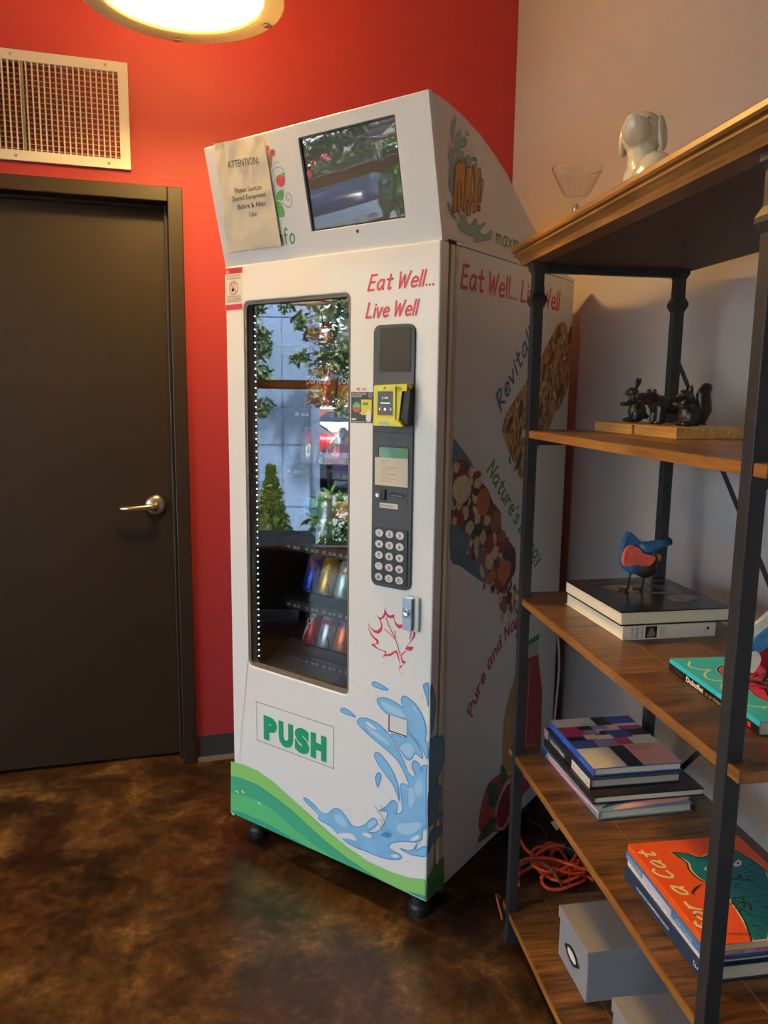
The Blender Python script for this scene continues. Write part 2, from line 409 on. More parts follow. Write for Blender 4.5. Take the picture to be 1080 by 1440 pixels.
D['drops']=[[(.5085,.604),(.5154,.6101),(.5293,.609),(.5466,.6045),(.5587,.5993),(.5399,.5964),(.5225,.5971),(.5103,.5991)],[(.4077,.5079),(.417,.5143),(.4338,.5133),(.4467,.5076),(.4566,.5021),(.4412,.5006),(.4227,.5012),(.4096,.5038)],[(.5241,.3618),(.531,.3722),(.5392,.3712),(.54,.3608),(.535,.3455),(.5291,.333),(.5247,.3452),(.5225,.3536)],[(.6615,.6368),(.6683,.6432),(.6747,.6414),(.6761,.5887),(.6719,.6044),(.6634,.6247)]]
D['tongues']=[[(.5247,.5654),(.5301,.5535),(.5442,.5425),(.5615,.5354),(.5818,.5365),(.6152,.5369),(.6174,.513),(.6391,.4961),(.6623,.4742),(.677,.4551),(.676,.4925),(.6697,.5007),(.6713,.5281),(.6653,.5492),(.6503,.5735),(.6272,.5902),(.6074,.5957),(.5992,.5888),(.5988,.5772),(.603,.5653),(.5845,.572),(.5573,.5766),(.5368,.5743)],[(.5708,.4881),(.6129,.4899),(.6175,.5043),(.6392,.4904),(.6559,.4722),(.6629,.4513),(.6416,.4578),(.6305,.4399),(.619,.4349),(.6072,.443),(.5934,.4594),(.5812,.4764)],[(.5181,.4159),(.5232,.4241),(.5356,.4243),(.5567,.4098),(.5742,.3914),(.5866,.3715),(.5938,.3499),(.5969,.33),(.5949,.3435),(.5963,.3187),(.5898,.334),(.5761,.3566),(.5557,.3733),(.5325,.3932),(.521,.4078)],[(.6014,.1912),(.6364,.1989),(.6531,.2248),(.6493,.2058),(.6774,.2264),(.678,.2012),(.6539,.192),(.6345,.1883)]]
D['wave']=[[(.4633,.4939),(.4741,.5035),(.4955,.5072),(.5239,.5045),(.5484,.4936),(.5693,.4788),(.5867,.4574),(.604,.4332),(.6179,.4111),(.6314,.3978),(.6397,.399),(.6405,.4066),(.6343,.4192),(.634,.4308),(.642,.4391),(.6553,.4316),(.6621,.4193),(.6634,.4313),(.6768,.4369),(.6741,.4076),(.6773,.2801),(.6715,.2761),(.6672,.261),(.6656,.2412),(.6488,.227),(.6142,.2158),(.5789,.1984),(.5679,.1842),(.5748,.1769),(.5973,.1757),(.6071,.1716),(.602,.1625),(.5753,.151),(.5387,.1438),(.4965,.1424),(.4581,.1398),(.4287,.1431),(.3987,.1569),(.3734,.1686),(.3322,.1727),(.3348,.1842),(.3165,.1948),(.2902,.2048),(.2769,.2165),(.2902,.2189),(.3166,.2097),(.3374,.1979),(.3606,.1985),(.3783,.2166),(.3959,.2277),(.4133,.2248),(.4306,.2123),(.4479,.198),(.4672,.1997),(.4909,.2158),(.5095,.2379),(.5234,.2437),(.5304,.2342),(.5191,.218),(.5006,.199),(.5285,.2094),(.5466,.2321),(.5576,.256),(.5595,.2765),(.5345,.2697),(.5548,.2867),(.5725,.3093),(.5858,.3139),(.5917,.3035),(.5886,.2809),(.606,.293),(.6057,.3123),(.6021,.3381),(.6003,.3626),(.6132,.3688),(.6263,.3662),(.6184,.3848),(.6045,.4069),(.5873,.4252),(.5666,.4366),(.5387,.4491),(.5068,.4623),(.4816,.4747),(.4652,.4853)]]
D['gaps']=[[(.4012,.1557),(.4285,.1689),(.4481,.1733),(.4637,.1647),(.4603,.1593),(.4335,.1554),(.4137,.1487)],[(.6315,.2255),(.6526,.2479),(.6604,.2431),(.6444,.2293)],[(.6197,.4091),(.6295,.416),(.6405,.4024),(.6342,.3977)],[(.4817,.1859),(.4959,.1952),(.5147,.1921),(.5007,.1836)],[(.575,.163),(.5929,.172),(.5997,.1679),(.5841,.1602)],[(.4921,.4988),(.5028,.4972),(.5241,.4882),(.51,.4858),(.4957,.4908)],[(.6306,.5825),(.6406,.5709),(.6467,.5626),(.64,.5679)]]
D['shine']=[[(.3884,.2076),(.4134,.2124),(.4333,.1905),(.4136,.1833),(.391,.1918)],[(.5958,.2541),(.6582,.2827),(.6586,.2655),(.6269,.2382),(.5961,.2346)],[(.6243,.3572),(.6414,.3629),(.6421,.3326),(.6275,.3121)],[(.5003,.2232),(.5211,.2389),(.5258,.2326),(.5051,.2108)],[(.5967,.4604),(.6197,.4789),(.6398,.4674),(.6271,.4432),(.607,.4488)],[(.6419,.3748),(.6578,.3946),(.665,.3649),(.649,.3493)],[(.4814,.4928),(.4958,.4848),(.5418,.4739),(.5662,.4573),(.5455,.4601),(.5067,.4728)],[(.5369,.5641),(.5712,.5613),(.5982,.554),(.6118,.5403),(.5783,.5414),(.551,.5472)]]
D['deep']=[[(.5424,.2058),(.5559,.2196),(.5718,.2215),(.5741,.2145),(.5607,.2054)]]
D['sw1']=[(-.0118,.2361),(.0402,.2414),(.0972,.2414),(.1615,.2268),(.2237,.2022),(.2925,.1779),(.3508,.1548),(.4233,.1318),(.5007,.1159),(.5746,.1165),(.6313,.1239),(.6784,.1391),(.6798,.0829),(-.016,.0706)]
D['sw2']=[(-.0129,.1903),(.0393,.1977),(.1058,.1979),(.17,.1839),(.2321,.167),(.3008,.1398),(.3672,.117),(.4393,.098),(.5086,.0863),(.5606,.0817),(-.016,.0706)]
D['sw3']=[(-.0144,.1322),(.0478,.1459),(.105,.1474),(.1695,.1378),(.2405,.1142),(.3092,.0948),(.3673,.0831),(.4236,.0798),(-.016,.0706)]
D['sw4']=[(-.0158,.0774),(.0369,.0886),(.1134,.0891),(.1779,.0875),(.2403,.0811),(.3006,.0763),(-.016,.0706)]
D['sw5']=[(.5606,.0817),(.6181,.0835),(.6795,.0953),(.6798,.0835)]
D['chips']=[[(.0068,.1519),(.0189,.1491),(.0203,.1428),(.0097,.146)],[(.0312,.16),(.0431,.1573),(.0445,.151),(.0341,.1542)],[(.0989,.1472),(.1105,.1445),(.1118,.1383),(.1017,.1415)],[(-.0135,.0739),(-.0013,.0714),(.0001,.065),(-.0106,.0681)]]
D['side_drop']=[(-.003,.6398),(.012,.6225),(.0219,.5883),(.0174,.553),(.0063,.5201),(.0013,.5333)]
D['side_blob']=[[(-.0022,.4977),(.0095,.5047),(.0244,.5062),(.0375,.4976),(.0452,.4977),(.0568,.4928),(.0672,.4713),(.0667,.4274),(.0522,.4008),(.037,.3924),(.025,.3755),(.0014,.3595)],[(-.0029,.3699),(.0263,.3723),(.0534,.3644),(.0545,.3408),(.046,.3021),(.0687,.2838),(.054,.275),(.0039,.2796),(.0005,.2832)],[(.0032,.2493),(.0344,.2611),(.0654,.25),(.056,.231),(.0226,.2242),(.0048,.208)]]
D['side_green']=[(-.0009,.1416),(.0412,.1597),(.0525,.157),(.0786,.1629),(.0827,.076),(.0715,.0694),(.0522,.0787),(.0372,.0812),(.0335,.0794),(.0028,.0828)]
D['side_green2']=[(.0004,.1067),(.0353,.1262),(.0579,.1193),(.0806,.1191),(.0827,.076),(.0715,.0694),(.0522,.0787),(.0372,.0812),(.0335,.0794),(.0028,.0828)]
D['leaf']=[[(.4931,.7596),(.5025,.7492),(.5136,.7438),(.5227,.7449),(.5316,.7534),(.5333,.7613),(.5286,.7724),(.5194,.7835),(.5276,.779),(.5348,.7804),(.541,.7897),(.5438,.8022),(.5442,.8112),(.5461,.8011),(.5525,.7919),(.5597,.7895),(.5719,.7939),(.5717,.7858),(.5616,.7831),(.5527,.7844),(.5469,.7893),(.542,.7802),(.5331,.7733),(.5378,.7606),(.5362,.7468),(.5264,.737),(.5137,.7378),(.5025,.7462),(.495,.7554)],[(.5721,.7873),(.5767,.777),(.5846,.7719),(.595,.7739),(.6078,.7844),(.6028,.7732),(.5935,.764),(.5848,.763),(.5768,.7697),(.5731,.7779)],[(.4931,.7581),(.498,.7423),(.5101,.7279),(.5248,.721),(.5268,.7108),(.515,.7068),(.5288,.6983),(.5505,.6968),(.5498,.6891),(.5631,.6943),(.5815,.7057),(.5898,.6858),(.5936,.6687),(.6099,.6828),(.5937,.6642),(.59,.655),(.5909,.6725),(.5844,.6906),(.5781,.6997),(.565,.6886),(.548,.6842),(.5391,.6776),(.5453,.6881),(.5452,.6949),(.527,.6964),(.504,.7045),(.5195,.7108),(.5185,.7174),(.5046,.7268),(.4961,.7419)],[(.6099,.6828),(.6021,.684),(.5967,.6918),(.6,.7),(.6136,.7111),(.6239,.7141),(.6305,.7251),(.6134,.7229),(.625,.7386),(.6341,.7515),(.6346,.7662),(.6295,.7652),(.6282,.7503),(.62,.7354),(.6066,.7141),(.6187,.7152),(.6068,.7089),(.5965,.7007),(.5941,.6912),(.5969,.6814),(.6022,.6773)]]
D['veins']=[[(.5492,.7808),(.5584,.7616),(.5747,.738),(.5821,.7231),(.5922,.6953)],[(.5443,.7514),(.5623,.7429),(.5757,.7337)],[(.5762,.7547),(.5766,.7339)],[(.6202,.7648),(.6221,.7549),(.619,.7425)]]
D['red_bits']=[[(.2153,.2593),(.2205,.2575),(.221,.2501),(.2173,.2464),(.2135,.2494)],[(.2202,.2446),(.2297,.249),(.2375,.2446),(.2349,.2358),(.226,.2335),(.2199,.2373)],[(.2304,.187),(.2425,.1909),(.2551,.1854),(.2553,.1741),(.2492,.1655),(.2391,.1641),(.2291,.1692),(.2264,.1782)]]
D['cone']=[(.2153,.238),(.2269,.2352),(.2189,.2075),(.2165,.2116)]
D['leafs']=[[(.2444,.1869),(.2499,.1927),(.2597,.1936),(.2542,.1874)],[(.2164,.1394),(.2236,.1519),(.2417,.1571),(.2454,.149),(.238,.1347),(.2282,.135)],[(.2174,.1315),(.2294,.1281),(.2374,.1136),(.2362,.0963),(.2155,.0988),(.2139,.1165)]]
D['curls']=[[(.2216,.2034),(.234,.2081),(.2474,.2061),(.2569,.1991)],[(.2265,.212),(.2336,.2184),(.2448,.2189)],[(.2211,.2072),(.2223,.1882),(.2181,.1526)],[(.2165,.1336),(.2321,.1278),(.2518,.1157),(.2639,.1199),(.2685,.1346),(.2616,.1468),(.2527,.1442),(.2505,.1369),(.2565,.1304),(.2597,.1357)]]
D['top_water']=[[(.0426,1.9124),(.0479,1.9117),(.0456,1.8964),(.0366,1.8604),(.0331,1.8616),(.0312,1.882),(.0346,1.8997)],[(.0489,1.8762),(.0614,1.8884),(.0712,1.8885),(.0731,1.8783),(.0886,1.8823),(.0972,1.8759),(.0874,1.8637),(.0634,1.8522),(.0465,1.8374),(.0429,1.8238),(.0461,1.8032),(.047,1.7862),(.0412,1.772),(.0234,1.781),(.0262,1.8113),(.019,1.8265),(.0245,1.8447),(.0338,1.8491),(.0376,1.8416),(.0457,1.8542),(.045,1.8667)],[(.0494,1.8253),(.0593,1.8448),(.0724,1.8513),(.0824,1.8494),(.0821,1.8375),(.0601,1.83)],[(.0869,1.8343),(.0953,1.8461),(.1113,1.8489),(.121,1.8424),(.11,1.831),(.0922,1.8203)],[(.0234,1.781),(.0361,1.7859),(.0494,1.7824),(.0488,1.7521),(.0356,1.7537),(.0242,1.7641)],[(.0215,1.7326),(.0302,1.7311),(.0396,1.7178),(.0601,1.7053),(.0445,1.7078),(.0265,1.7175)],[(.088,1.8929),(.0969,1.8974),(.1041,1.8918),(.0974,1.8889)],[(.1229,1.8495),(.1393,1.8523),(.142,1.8474),(.1279,1.8452)],[(.0673,1.6967),(.0805,1.7034),(.0754,1.7136),(.0934,1.7191),(.1129,1.7048),(.1269,1.7073),(.1452,1.7219),(.1528,1.7165),(.1558,1.7078),(.1848,1.7187),(.1899,1.7173),(.1708,1.7035),(.169,1.694),(.1965,1.6951),(.2211,1.7087),(.22,1.6884),(.1824,1.6799),(.1679,1.6729),(.1387,1.6705),(.1406,1.68),(.1002,1.6823),(.0723,1.6887)]]
D['max']=[[(.042,1.7139),(.0511,1.8176),(.0673,1.8292),(.0729,1.8249),(.0894,1.8381),(.0928,1.8095),(.0882,1.7293),(.0978,1.7233),(.0813,1.7301),(.0767,1.7884),(.0708,1.7149),(.0624,1.7221),(.0603,1.7848),(.0592,1.7226)],[(.0876,1.7247),(.099,1.8218),(.1231,1.8314),(.1187,1.7261),(.1049,1.7202),(.1089,1.7555),(.0997,1.7537),(.0972,1.7343)],[(.1179,1.7394),(.1374,1.7927),(.1297,1.8312),(.1414,1.8422),(.1475,1.8219),(.1573,1.8354),(.163,1.8231),(.1487,1.7952),(.1511,1.7436),(.1312,1.7307),(.1353,1.7653)],[(.1574,1.7585),(.1645,1.8144),(.1746,1.811),(.1669,1.7626)],[(.151,1.7447),(.1554,1.7524),(.1628,1.7515),(.1632,1.7447),(.1577,1.7398)]]
D['bar']=[(.3199,1.2504),(.3516,1.288),(.4331,1.3497),(.4755,1.3835),(.5266,1.422),(.5561,1.4503),(.6012,1.4938),(.6363,1.5238),(.6746,1.5338),(.6986,1.5216),(.7048,1.508),(.7382,1.4996),(.7377,1.4673),(.7352,1.4131),(.7295,1.3476),(.6772,1.2893),(.6437,1.2717),(.6055,1.2262),(.567,1.1923),(.5058,1.1536),(.4413,1.0964),(.413,1.1189),(.3848,1.1474),(.3533,1.1819),(.3188,1.2218)]
D['oats']=[(.6004,1.4252),(.5414,1.2798),(.4168,1.2843),(.6716,1.336),(.6356,1.4927),(.7244,1.4987),(.355,1.2464),(.4215,1.1484),(.5547,1.3859)]
D['scoop']=[[(.0733,1.2173),(.1005,1.2032),(.1411,1.1748),(.1732,1.1442),(.1501,1.1357),(.0772,1.1411)],[(.0728,1.0299),(.1385,.991),(.2252,.9361),(.2643,.9007),(.2816,.8683),(.269,.8336),(.2012,.8649),(.1233,.9074),(.0752,.9327)]]
D['nutmass']=[(.0762,1.1607),(.1024,1.1688),(.1317,1.167),(.1702,1.1376),(.2139,1.1067),(.2515,1.0823),(.2759,1.0514),(.3203,1.0174),(.3317,.9716),(.3616,.9449),(.4141,.9064),(.4254,.8735),(.4202,.8353),(.3886,.814),(.3741,.7897),(.3498,.7909),(.3127,.8099),(.2987,.8428),(.2816,.8683),(.2643,.9007),(.2252,.9361),(.1385,.991),(.0728,1.0299),(.076,1.0659)]
D['nuts']=[(.0905,1.1516,.0161,.0124,0),(.1216,1.1478,.0159,.0192,1),(.1179,1.0982,.0455,.0317,3),(.1916,1.1258,.0183,.0103,1),(.1944,1.1032,.0184,.0131,0),(.2247,1.0515,.0351,.0346,2),(.1847,1.0714,.0154,.0156,0),(.1391,1.0387,.0149,.0178,0),(.1111,1.0688,.0164,.0218,0),(.1373,1.0694,.0148,.0163,4),(.1168,1.0244,.0172,.0153,1),(.2987,.998,.0297,.0313,5),(.251,1.0059,.0194,.0137,0),(.1988,1.0142,.0142,.0176,0),(.204,.9872,.023,.0159,4),(.1617,.9981,.0208,.0174,0),(.2306,.9639,.0161,.0216,0),(.3331,.9528,.0225,.0169,5),(.1989,.9561,.0158,.0143,0),(.2946,.951,.0124,.0185,0),(.2652,.9407,.0289,.0257,1),(.3469,.9283,.0327,.0228,1),(.3012,.913,.0188,.018,0),(.3565,.8585,.0397,.0385,2),(.2829,.8495,.0249,.018,2),(.2718,.8995,.0215,.0296,0),(.3821,.8923,.0379,.0155,4),(.4015,.8582,.0256,.0275,4),(.3644,.7588,.0166,.0276,5),(.3922,.7703,.017,.0179,4),(.1733,.9757,.014,.0105,5),(.1583,1.1114,.015,.0109,0),(.1602,1.135,.0137,.0152,0),(.2666,.9732,.0151,.0146,4),(.3346,.8321,.0326,.0193,1),(.1873,1.0849,.0175,.0104,4),(.1568,1.0229,.0124,.0207,4)]
D['redbottle']=[(.5229,.5624),(.6006,.5517),(.6196,.4901),(.6429,.4258),(.6544,.241),(.512,.2955),(.5046,.4807)]
D['bottlecap']=[(.5158,.6129),(.6003,.6157),(.6047,.598),(.5195,.5985)]
D['bottleneck']=[(.5217,.6006),(.5947,.5978),(.6019,.5514),(.5232,.5596)]
D['yellow']=[(.4318,.5035),(.4557,.512),(.4648,.2748),(.4227,.2369),(.3924,.2712),(.3889,.4118)]
D['fruit']=[[(.2663,.1407),(.2676,.1979),(.304,.2551),(.3663,.2605),(.4343,.232),(.5185,.1967),(.5857,.1334),(.5371,.1256),(.4798,.0998),(.425,.0691),(.3356,.1015)],[(.3555,.1192),(.3671,.1791),(.4241,.2198),(.4717,.1939),(.4677,.1054),(.425,.0691),(.3793,.0885)],[(.3662,.1195),(.3764,.1695),(.4276,.2045),(.4584,.1884),(.4528,.1179),(.4183,.0836),(.3843,.0943)]]
D['fruitleaf']=[[(.3142,.256),(.3688,.2271),(.3619,.176),(.3246,.1823),(.3144,.2242)],[(.3806,.2842),(.4037,.2666),(.4236,.2255),(.3851,.2255)],[(.2583,.1102),(.2916,.139),(.3595,.1363),(.3516,.0992),(.2942,.1003)]]
D['cord']=[[(.177,.433),(.171,.374),(.181,.329),(.207,.28),(.248,.251),(.285,.213),(.308,.169)],[(.092,.161),(.1,.197),(.137,.233),(.195,.248),(.24,.229),(.293,.245),(.34,.29),(.407,.317)],[(.155,.168),(.192,.203),(.192,.259),(.216,.307),(.254,.319),(.258,.25),(.241,.172)],[(.093,.176),(.127,.234),(.202,.241),(.247,.196),(.273,.183),(.317,.168)],[(.237,.172),(.272,.231),(.316,.259),(.339,.216),(.334,.159)],[(.239,.339),(.224,.254),(.189,.194),(.212,.16)]]
D['brown']=[[(.093,.182),(.135,.198),(.176,.199),(.203,.161),(.205,.116)],[(.032,.134),(.014,.113),(.008,.08),(.011,.053)]]
D['loose']=[[(.232,.494),(.258,.45),(.259,.403),(.235,.34)]]
D['cat']=[[(.1113,-.5202),(.1238,-.5237),(.1422,-.5321),(.1514,-.541),(.1705,-.5336),(.1988,-.5259),(.2206,-.5288),(.2258,-.5409),(.2337,-.5533),(.2399,-.574),(.2326,-.6028),(.2118,-.6362),(.1384,-.74),(.1184,-.7421),(.1222,-.7181),(.1297,-.6918),(.1369,-.653),(.1404,-.6266),(.1295,-.6093),(.1208,-.5919),(.1194,-.5708),(.1259,-.55),(.1183,-.5334)]]
D['cat_line']=[[(.1113,-.5202),(.1207,-.5493),(.1142,-.5701),(.1171,-.5935),(.1242,-.6046)],[(.1369,-.653),(.1319,-.6886),(.1202,-.7212),(.1127,-.7413)],[(.1113,-.5202),(.1339,-.5264),(.1492,-.5398),(.1639,-.5395)],[(.2233,-.5291),(.2298,-.546),(.2374,-.5649),(.2393,-.5953)],[(.1059,-.6121),(.0884,-.6235),(.0889,-.6294)],[(.1143,-.6073),(.0939,-.6164)],[(.2029,-.582),(.2334,-.5666)],[(.2003,-.5901),(.237,-.5822)],[(.1952,-.5977),(.2262,-.5977)],[(.19,-.5929),(.1876,-.605),(.1978,-.6063)],[(.1887,-.5948),(.1773,-.6036),(.1709,-.6007)],[(.1439,-.6464),(.1587,-.6484),(.1474,-.6692)],[(.1469,-.658),(.1615,-.66),(.1537,-.6755)],[(.1435,-.6866),(.1605,-.696)],[(.1372,-.6998),(.1448,-.7111)],[(.1294,-.7224),(.1346,-.733)],[(.138,-.7136),(.1453,-.7213)]]
D['cat_eye']=[[(.1402,-.5714),(.147,-.5672),(.1477,-.5716),(.1422,-.5751)],[(.195,-.568),(.2114,-.5561),(.214,-.5618),(.2063,-.5704),(.1976,-.5727)]]
D['cat_pupil']=[[(.2029,-.5647),(.2082,-.561),(.2087,-.5637),(.2034,-.5674)],[(.1433,-.5714),(.1458,-.5696),(.1459,-.5718),(.1434,-.5731)]]
# ================================================================ THE ROOM
RX0, RY0, RZ1 = WX, -6.0, 3.3
def room(mb, name, **k): return struct(mb.build(name, mx=ROOM, **k))
b = MB(); b.box((RX0 - .15, RY0 - .15, -.1), (.15, .15, 0), FLOOR); room(b, 'floor')
b = MB(); b.box((RX0 - .15, RY0 - .15, RZ1), (.15, .15, RZ1 + .1), OFFW); room(b, 'ceiling')
DX0, DX1, DZ = -2.13, -1.158, 1.967      # door frame outline in the red wall
b = MB(); b.box((RX0, 0, 0), (DX0 + .02, .15, RZ1), RED); b.box((DX1 - .02, 0, 0), (.15, .15, RZ1), RED); b.box((DX0 + .02, 0, DZ - .02), (DX1 - .02, .15, RZ1), RED)
room(b, 'wall_back')
b = MB(); b.box((0, RY0, 0), (.15, 0, RZ1), GREY); room(b, 'wall_right')
b = MB(); b.box((RX0, RY0 - .15, 0), (0, RY0, RZ1), M('charcoal_wall_paint', (84, 80, 78), .6)); room(b, 'wall_front')
b = MB(); b.box((RX0 - .15, RY0, 2.35), (RX0, 0, RZ1), OFFW)
b.box((RX0 - .15, -.06, 0), (RX0, 0, 2.35), OFFW); b.box((RX0 - .15, RY0, 0), (RX0, RY0 + .06, 2.35), OFFW); b.box((RX0 - .15, RY0, 0), (RX0, 0, .03), OFFW)
room(b, 'wall_left')
WINFR = M('window_frame_bronze', (168, 138, 122), .5)
ys = [-.06, -1.53, -3.0, -4.47, -5.94]
for i in range(4):
    y1, y0 = ys[i], ys[i + 1]; x0, x1 = RX0 - .1, RX0 - .02
    b = MB()
    for a, c in (((x0, y0, .03), (x1, y0 + .04, 2.35)), ((x0, y1 - .04, .03), (x1, y1, 2.35)), ((x0, y0 + .04, .03), (x1, y1 - .04, .1)), ((x0, y0 + .04, 2.28), (x1, y1 - .04, 2.35)), ((x0, y0 + .04, 1.35), (x1, y1 - .04, 1.42))):
        b.box(a, c, WINFR)
    f = room(b, 'window_%d' % (i + 1))
    g = MB(); g.box((RX0 - .064, y0 + .035, .09), (RX0 - .058, y1 - .035, 2.29), WINGLASS); g.build('window_pane', f)
# baseboards
b = MB(); b.box((RX0, -.008, 0), (DX0 - .004, 0, .092), RUBBER); room(b, 'baseboard_left')
b = MB(); b.box((DX1 + .004, -.008, .008), (0, 0, .092), RUBBER); b.prism(space((0, 0, 0), (0, 1, 0), (0, 0, 1), (1, 0, 0)), [(-.02, 0), (0, 0), (0, .014), (-.008, .014)], DX1 + .004, 0, M('baseboard_toe', (74, 70, 64), .6)); room(b, 'baseboard_back')
b = MB(); b.box((-.008, RY0, 0), (0, 0, .092), RUBBER); room(b, 'baseboard_right')
# door_1: pressed steel frame, recessed flush leaf, lever handle
b = MB(); JW = .046; ydep = .10
for a, c in (((DX0, -.022, 0), (DX0 + JW, ydep, DZ)), ((DX1 - JW, -.022, 0), (DX1, ydep, DZ)), ((DX0 + JW, -.022, DZ - JW), (DX1 - JW, ydep, DZ))): b.box(a, c, BROWN)
b.box((DX1 - JW - .012, .028, 0), (DX1 - JW, .05, DZ - JW), BROWN); b.box((DX0 + JW, .028, 0), (DX0 + JW + .012, .05, DZ - JW), BROWN); b.box((DX0 + JW + .012, .028, DZ - JW - .012), (DX1 - JW - .012, .05, DZ - JW), BROWN)
door = room(b, 'door_1', bevel=.003)
b = MB(); b.box((DX0 + JW + .004, .052, .012), (DX1 - JW - .004, .096, DZ - JW - .003), BROWN); leaf = b.build('door_leaf', door, bevel=.002)
hx, hz = -1.272, .93; b = MB()
mh = T((hx, .052, hz)) @ RX(90)
b.lathe([(.0, .016), (.026, .014), (.034, .008), (.036, 0)][::-1], SATIN, mh, 28); b.lathe([(.011, .012), (.011, .05), (.006, .052), (0, .052)], SATIN, mh, 16)
b.tube([(hx + .005, .008, hz), (hx - .02, .004, hz), (hx - .05, .003, hz - .002), (hx - .085, .004, hz - .004), (hx - .108, .01, hz - .004), (hx - .116, .018, hz - .004)], [.0105, .010, .009, .0085, .008, .006], SATIN, 12)
b.build('door_handle', door)
b = MB(); b.box((RX0, .15, -.1), (0.15, .2, RZ1), OFFW); room(b, 'wall_light_block')  # unseen slab added to stop light coming through the door opening

# ---------------------------------------------------------------- return-air grille
vx0, vx1, vz0, vz1 = -1.775, -1.312, 2.01, 2.324
vent = thing('air_vent', 'cream metal return air grille high on the red wall above the brown door', 'vent', ROOM)
fn3 = space((0, 0, 0), (1, 0, 0), (0, 0, 1), (0, -1, 0))
b = MB(); b.frame(fn3, (vx0, vz0, vx1, vz1), (vx0 + .03, vz0 + .03, vx1 - .03, vz1 - .03), .001, .001, .012, VENTW, 2); b.build('vent_frame', vent, bevel=.002)
b = MB()
k = vx0 + .036
while k < vx1 - .032: b.box((k, -.011, vz0 + .028), (k + .0035, -.001, vz1 - .028), VENTW); k += .0166
b.box((vx0 + .155, -.0115, vz0 + .028), (vx0 + .163, .0, vz1 - .028), M('vent_bar_dark', (120, 112, 100), .5)); b.build('vertical_vanes', vent)  # includes one wider, darker upright bar
b = MB(); k = vz0 + .036
while k < vz1 - .03: b.box((vx0 + .03, -.0005, k), (vx1 - .03, .006, k + .0035), M('vent_vane_back', (168, 156, 138), .5)); k += .0152
b.build('horizontal_vanes', vent)
b = MB(); b.box((vx0 + .02, .0, vz0 + .02), (vx1 - .02, .002, vz1 - .02), M('vent_dark', (52, 40, 32), .8)); b.build('vent_backing', vent)
for sx in (vx0 + .13, vx1 - .065):
    for sz in (vz0 + .014, vz1 - .014):
        b = MB(); b.lathe([(.0045, 0), (.004, .002), (0, .0025)], SATIN, T((sx, -.012, sz)) @ RX(90), 12); b.build('screw', vent)

# ---------------------------------------------------------------- pendant lamps
LENS = M('lamp_bulb', (255, 206, 122), .5, emit=1.0)
LENS.node_tree.nodes['Principled BSDF'].inputs['Emission Strength'].default_value = LAMP_GLOW
LAMPOUT = M('lamp_cap', (206, 206, 196), .45)
PRISM = bpy.data.materials.new('prismatic_acrylic'); PRISM.use_nodes = True     # ribbed acrylic dome: lets most of the bulb's light through sideways and up
_t = PRISM.node_tree; _d = _t.nodes['Principled BSDF']; _d.inputs['Base Color'].default_value = (*lin((236, 226, 196)), 1); _d.inputs['Roughness'].default_value = .3
_r = _t.nodes.new('ShaderNodeBsdfTranslucent'); _r.inputs[0].default_value = (*lin((246, 238, 214)), 1); _x = _t.nodes.new('ShaderNodeMixShader'); _x.inputs[0].default_value = .6
_t.links.new(_d.outputs[0], _x.inputs[1]); _t.links.new(_r.outputs[0], _x.inputs[2]); _t.links.new(_x.outputs[0], _t.nodes['Material Output'].inputs[0])
RIM = bpy.data.materials.new('lamp_rim'); RIM.use_nodes = True      # frosted edge of the cover glass, lit through from the bulb
_t = RIM.node_tree; _d = _t.nodes['Principled BSDF']; _d.inputs['Base Color'].default_value = (*lin((232, 226, 190)), 1); _d.inputs['Roughness'].default_value = .35
_r = _t.nodes.new('ShaderNodeBsdfTranslucent'); _r.inputs[0].default_value = (*lin((236, 228, 190)), 1); _x = _t.nodes.new('ShaderNodeMixShader'); _x.inputs[0].default_value = .015
_t.links.new(_d.outputs[0], _x.inputs[1]); _t.links.new(_r.outputs[0], _x.inputs[2]); _t.links.new(_x.outputs[0], _t.nodes['Material Output'].inputs[0])
LGLASS = glass_mat('lamp_glass', (.98, .98, .95), .8, .05, .03)
def lamp(x, y, z, rad, label):
    t = thing('pendant_lamp', label, 'lamp', ROOM @ T((x, y, z)), 'dome pendant lamps')
    b = MB(); b.lathe([(rad * .93, .012), (rad * .90, .08), (rad * .78, .17), (rad * .55, .27), (rad * .3, .33)], PRISM, None, 48, ends=False); b.build('lamp_shade', t)
    b = MB(); b.lathe([(rad * .32, .322), (rad * .33, .36), (rad * .2, .42), (0, .425)], LAMPOUT, None, 32); b.build('ballast_cap', t)
    b = MB(); b.lathe([(rad * .80, .004), (rad * .985, .0), (rad * 1.0, .003), (rad * .985, .007), (rad * .80, .010)], RIM, None, 56, ends=False); b.build('rim', t)
    b = MB(); b.lathe([(rad * .80, .007), (rad * .5, .005), (.0, .004)], LGLASS, None, 48, ends=False); b.build('cover_glass', t)
    b = MB(); b.ell((0, 0, .12), (rad * .5, rad * .5, .075), LENS, None, 24, 14); b.build('bulb', t)
    for a in (20, 92, 164, 236, 308):
        b = MB(); c = RZ(a) @ T((rad * .93, 0, 0)); b.lathe([(.009, -.004), (.009, .0), (.004, .001)], SATIN, c, 10); b.box((-.006, -.008, -.003), (.012, .008, .0), SATIN, c); b.build('clip', t)
    b = MB(); b.tube([(0, 0, .42), (0, 0, RZ1 - z)], .006, DARK, 8); b.lathe([(.06, RZ1 - z - .03), (.06, RZ1 - z - .001)], LAMPOUT, None, 20); b.build('cord', t)
    return t
lamp(-1.159, -.62, 2.255, .246, 'glowing round dome pendant lamp hanging over the red wall at the top of the photo')
lamp(-4.3, -.52, 1.93, .18, 'dome pendant lamp by the window, mirrored in the vending machine glass')
lamp(-3.1, -1.75, 2.35, .246, 'dome pendant lamp in the middle of the room, left of the photo')

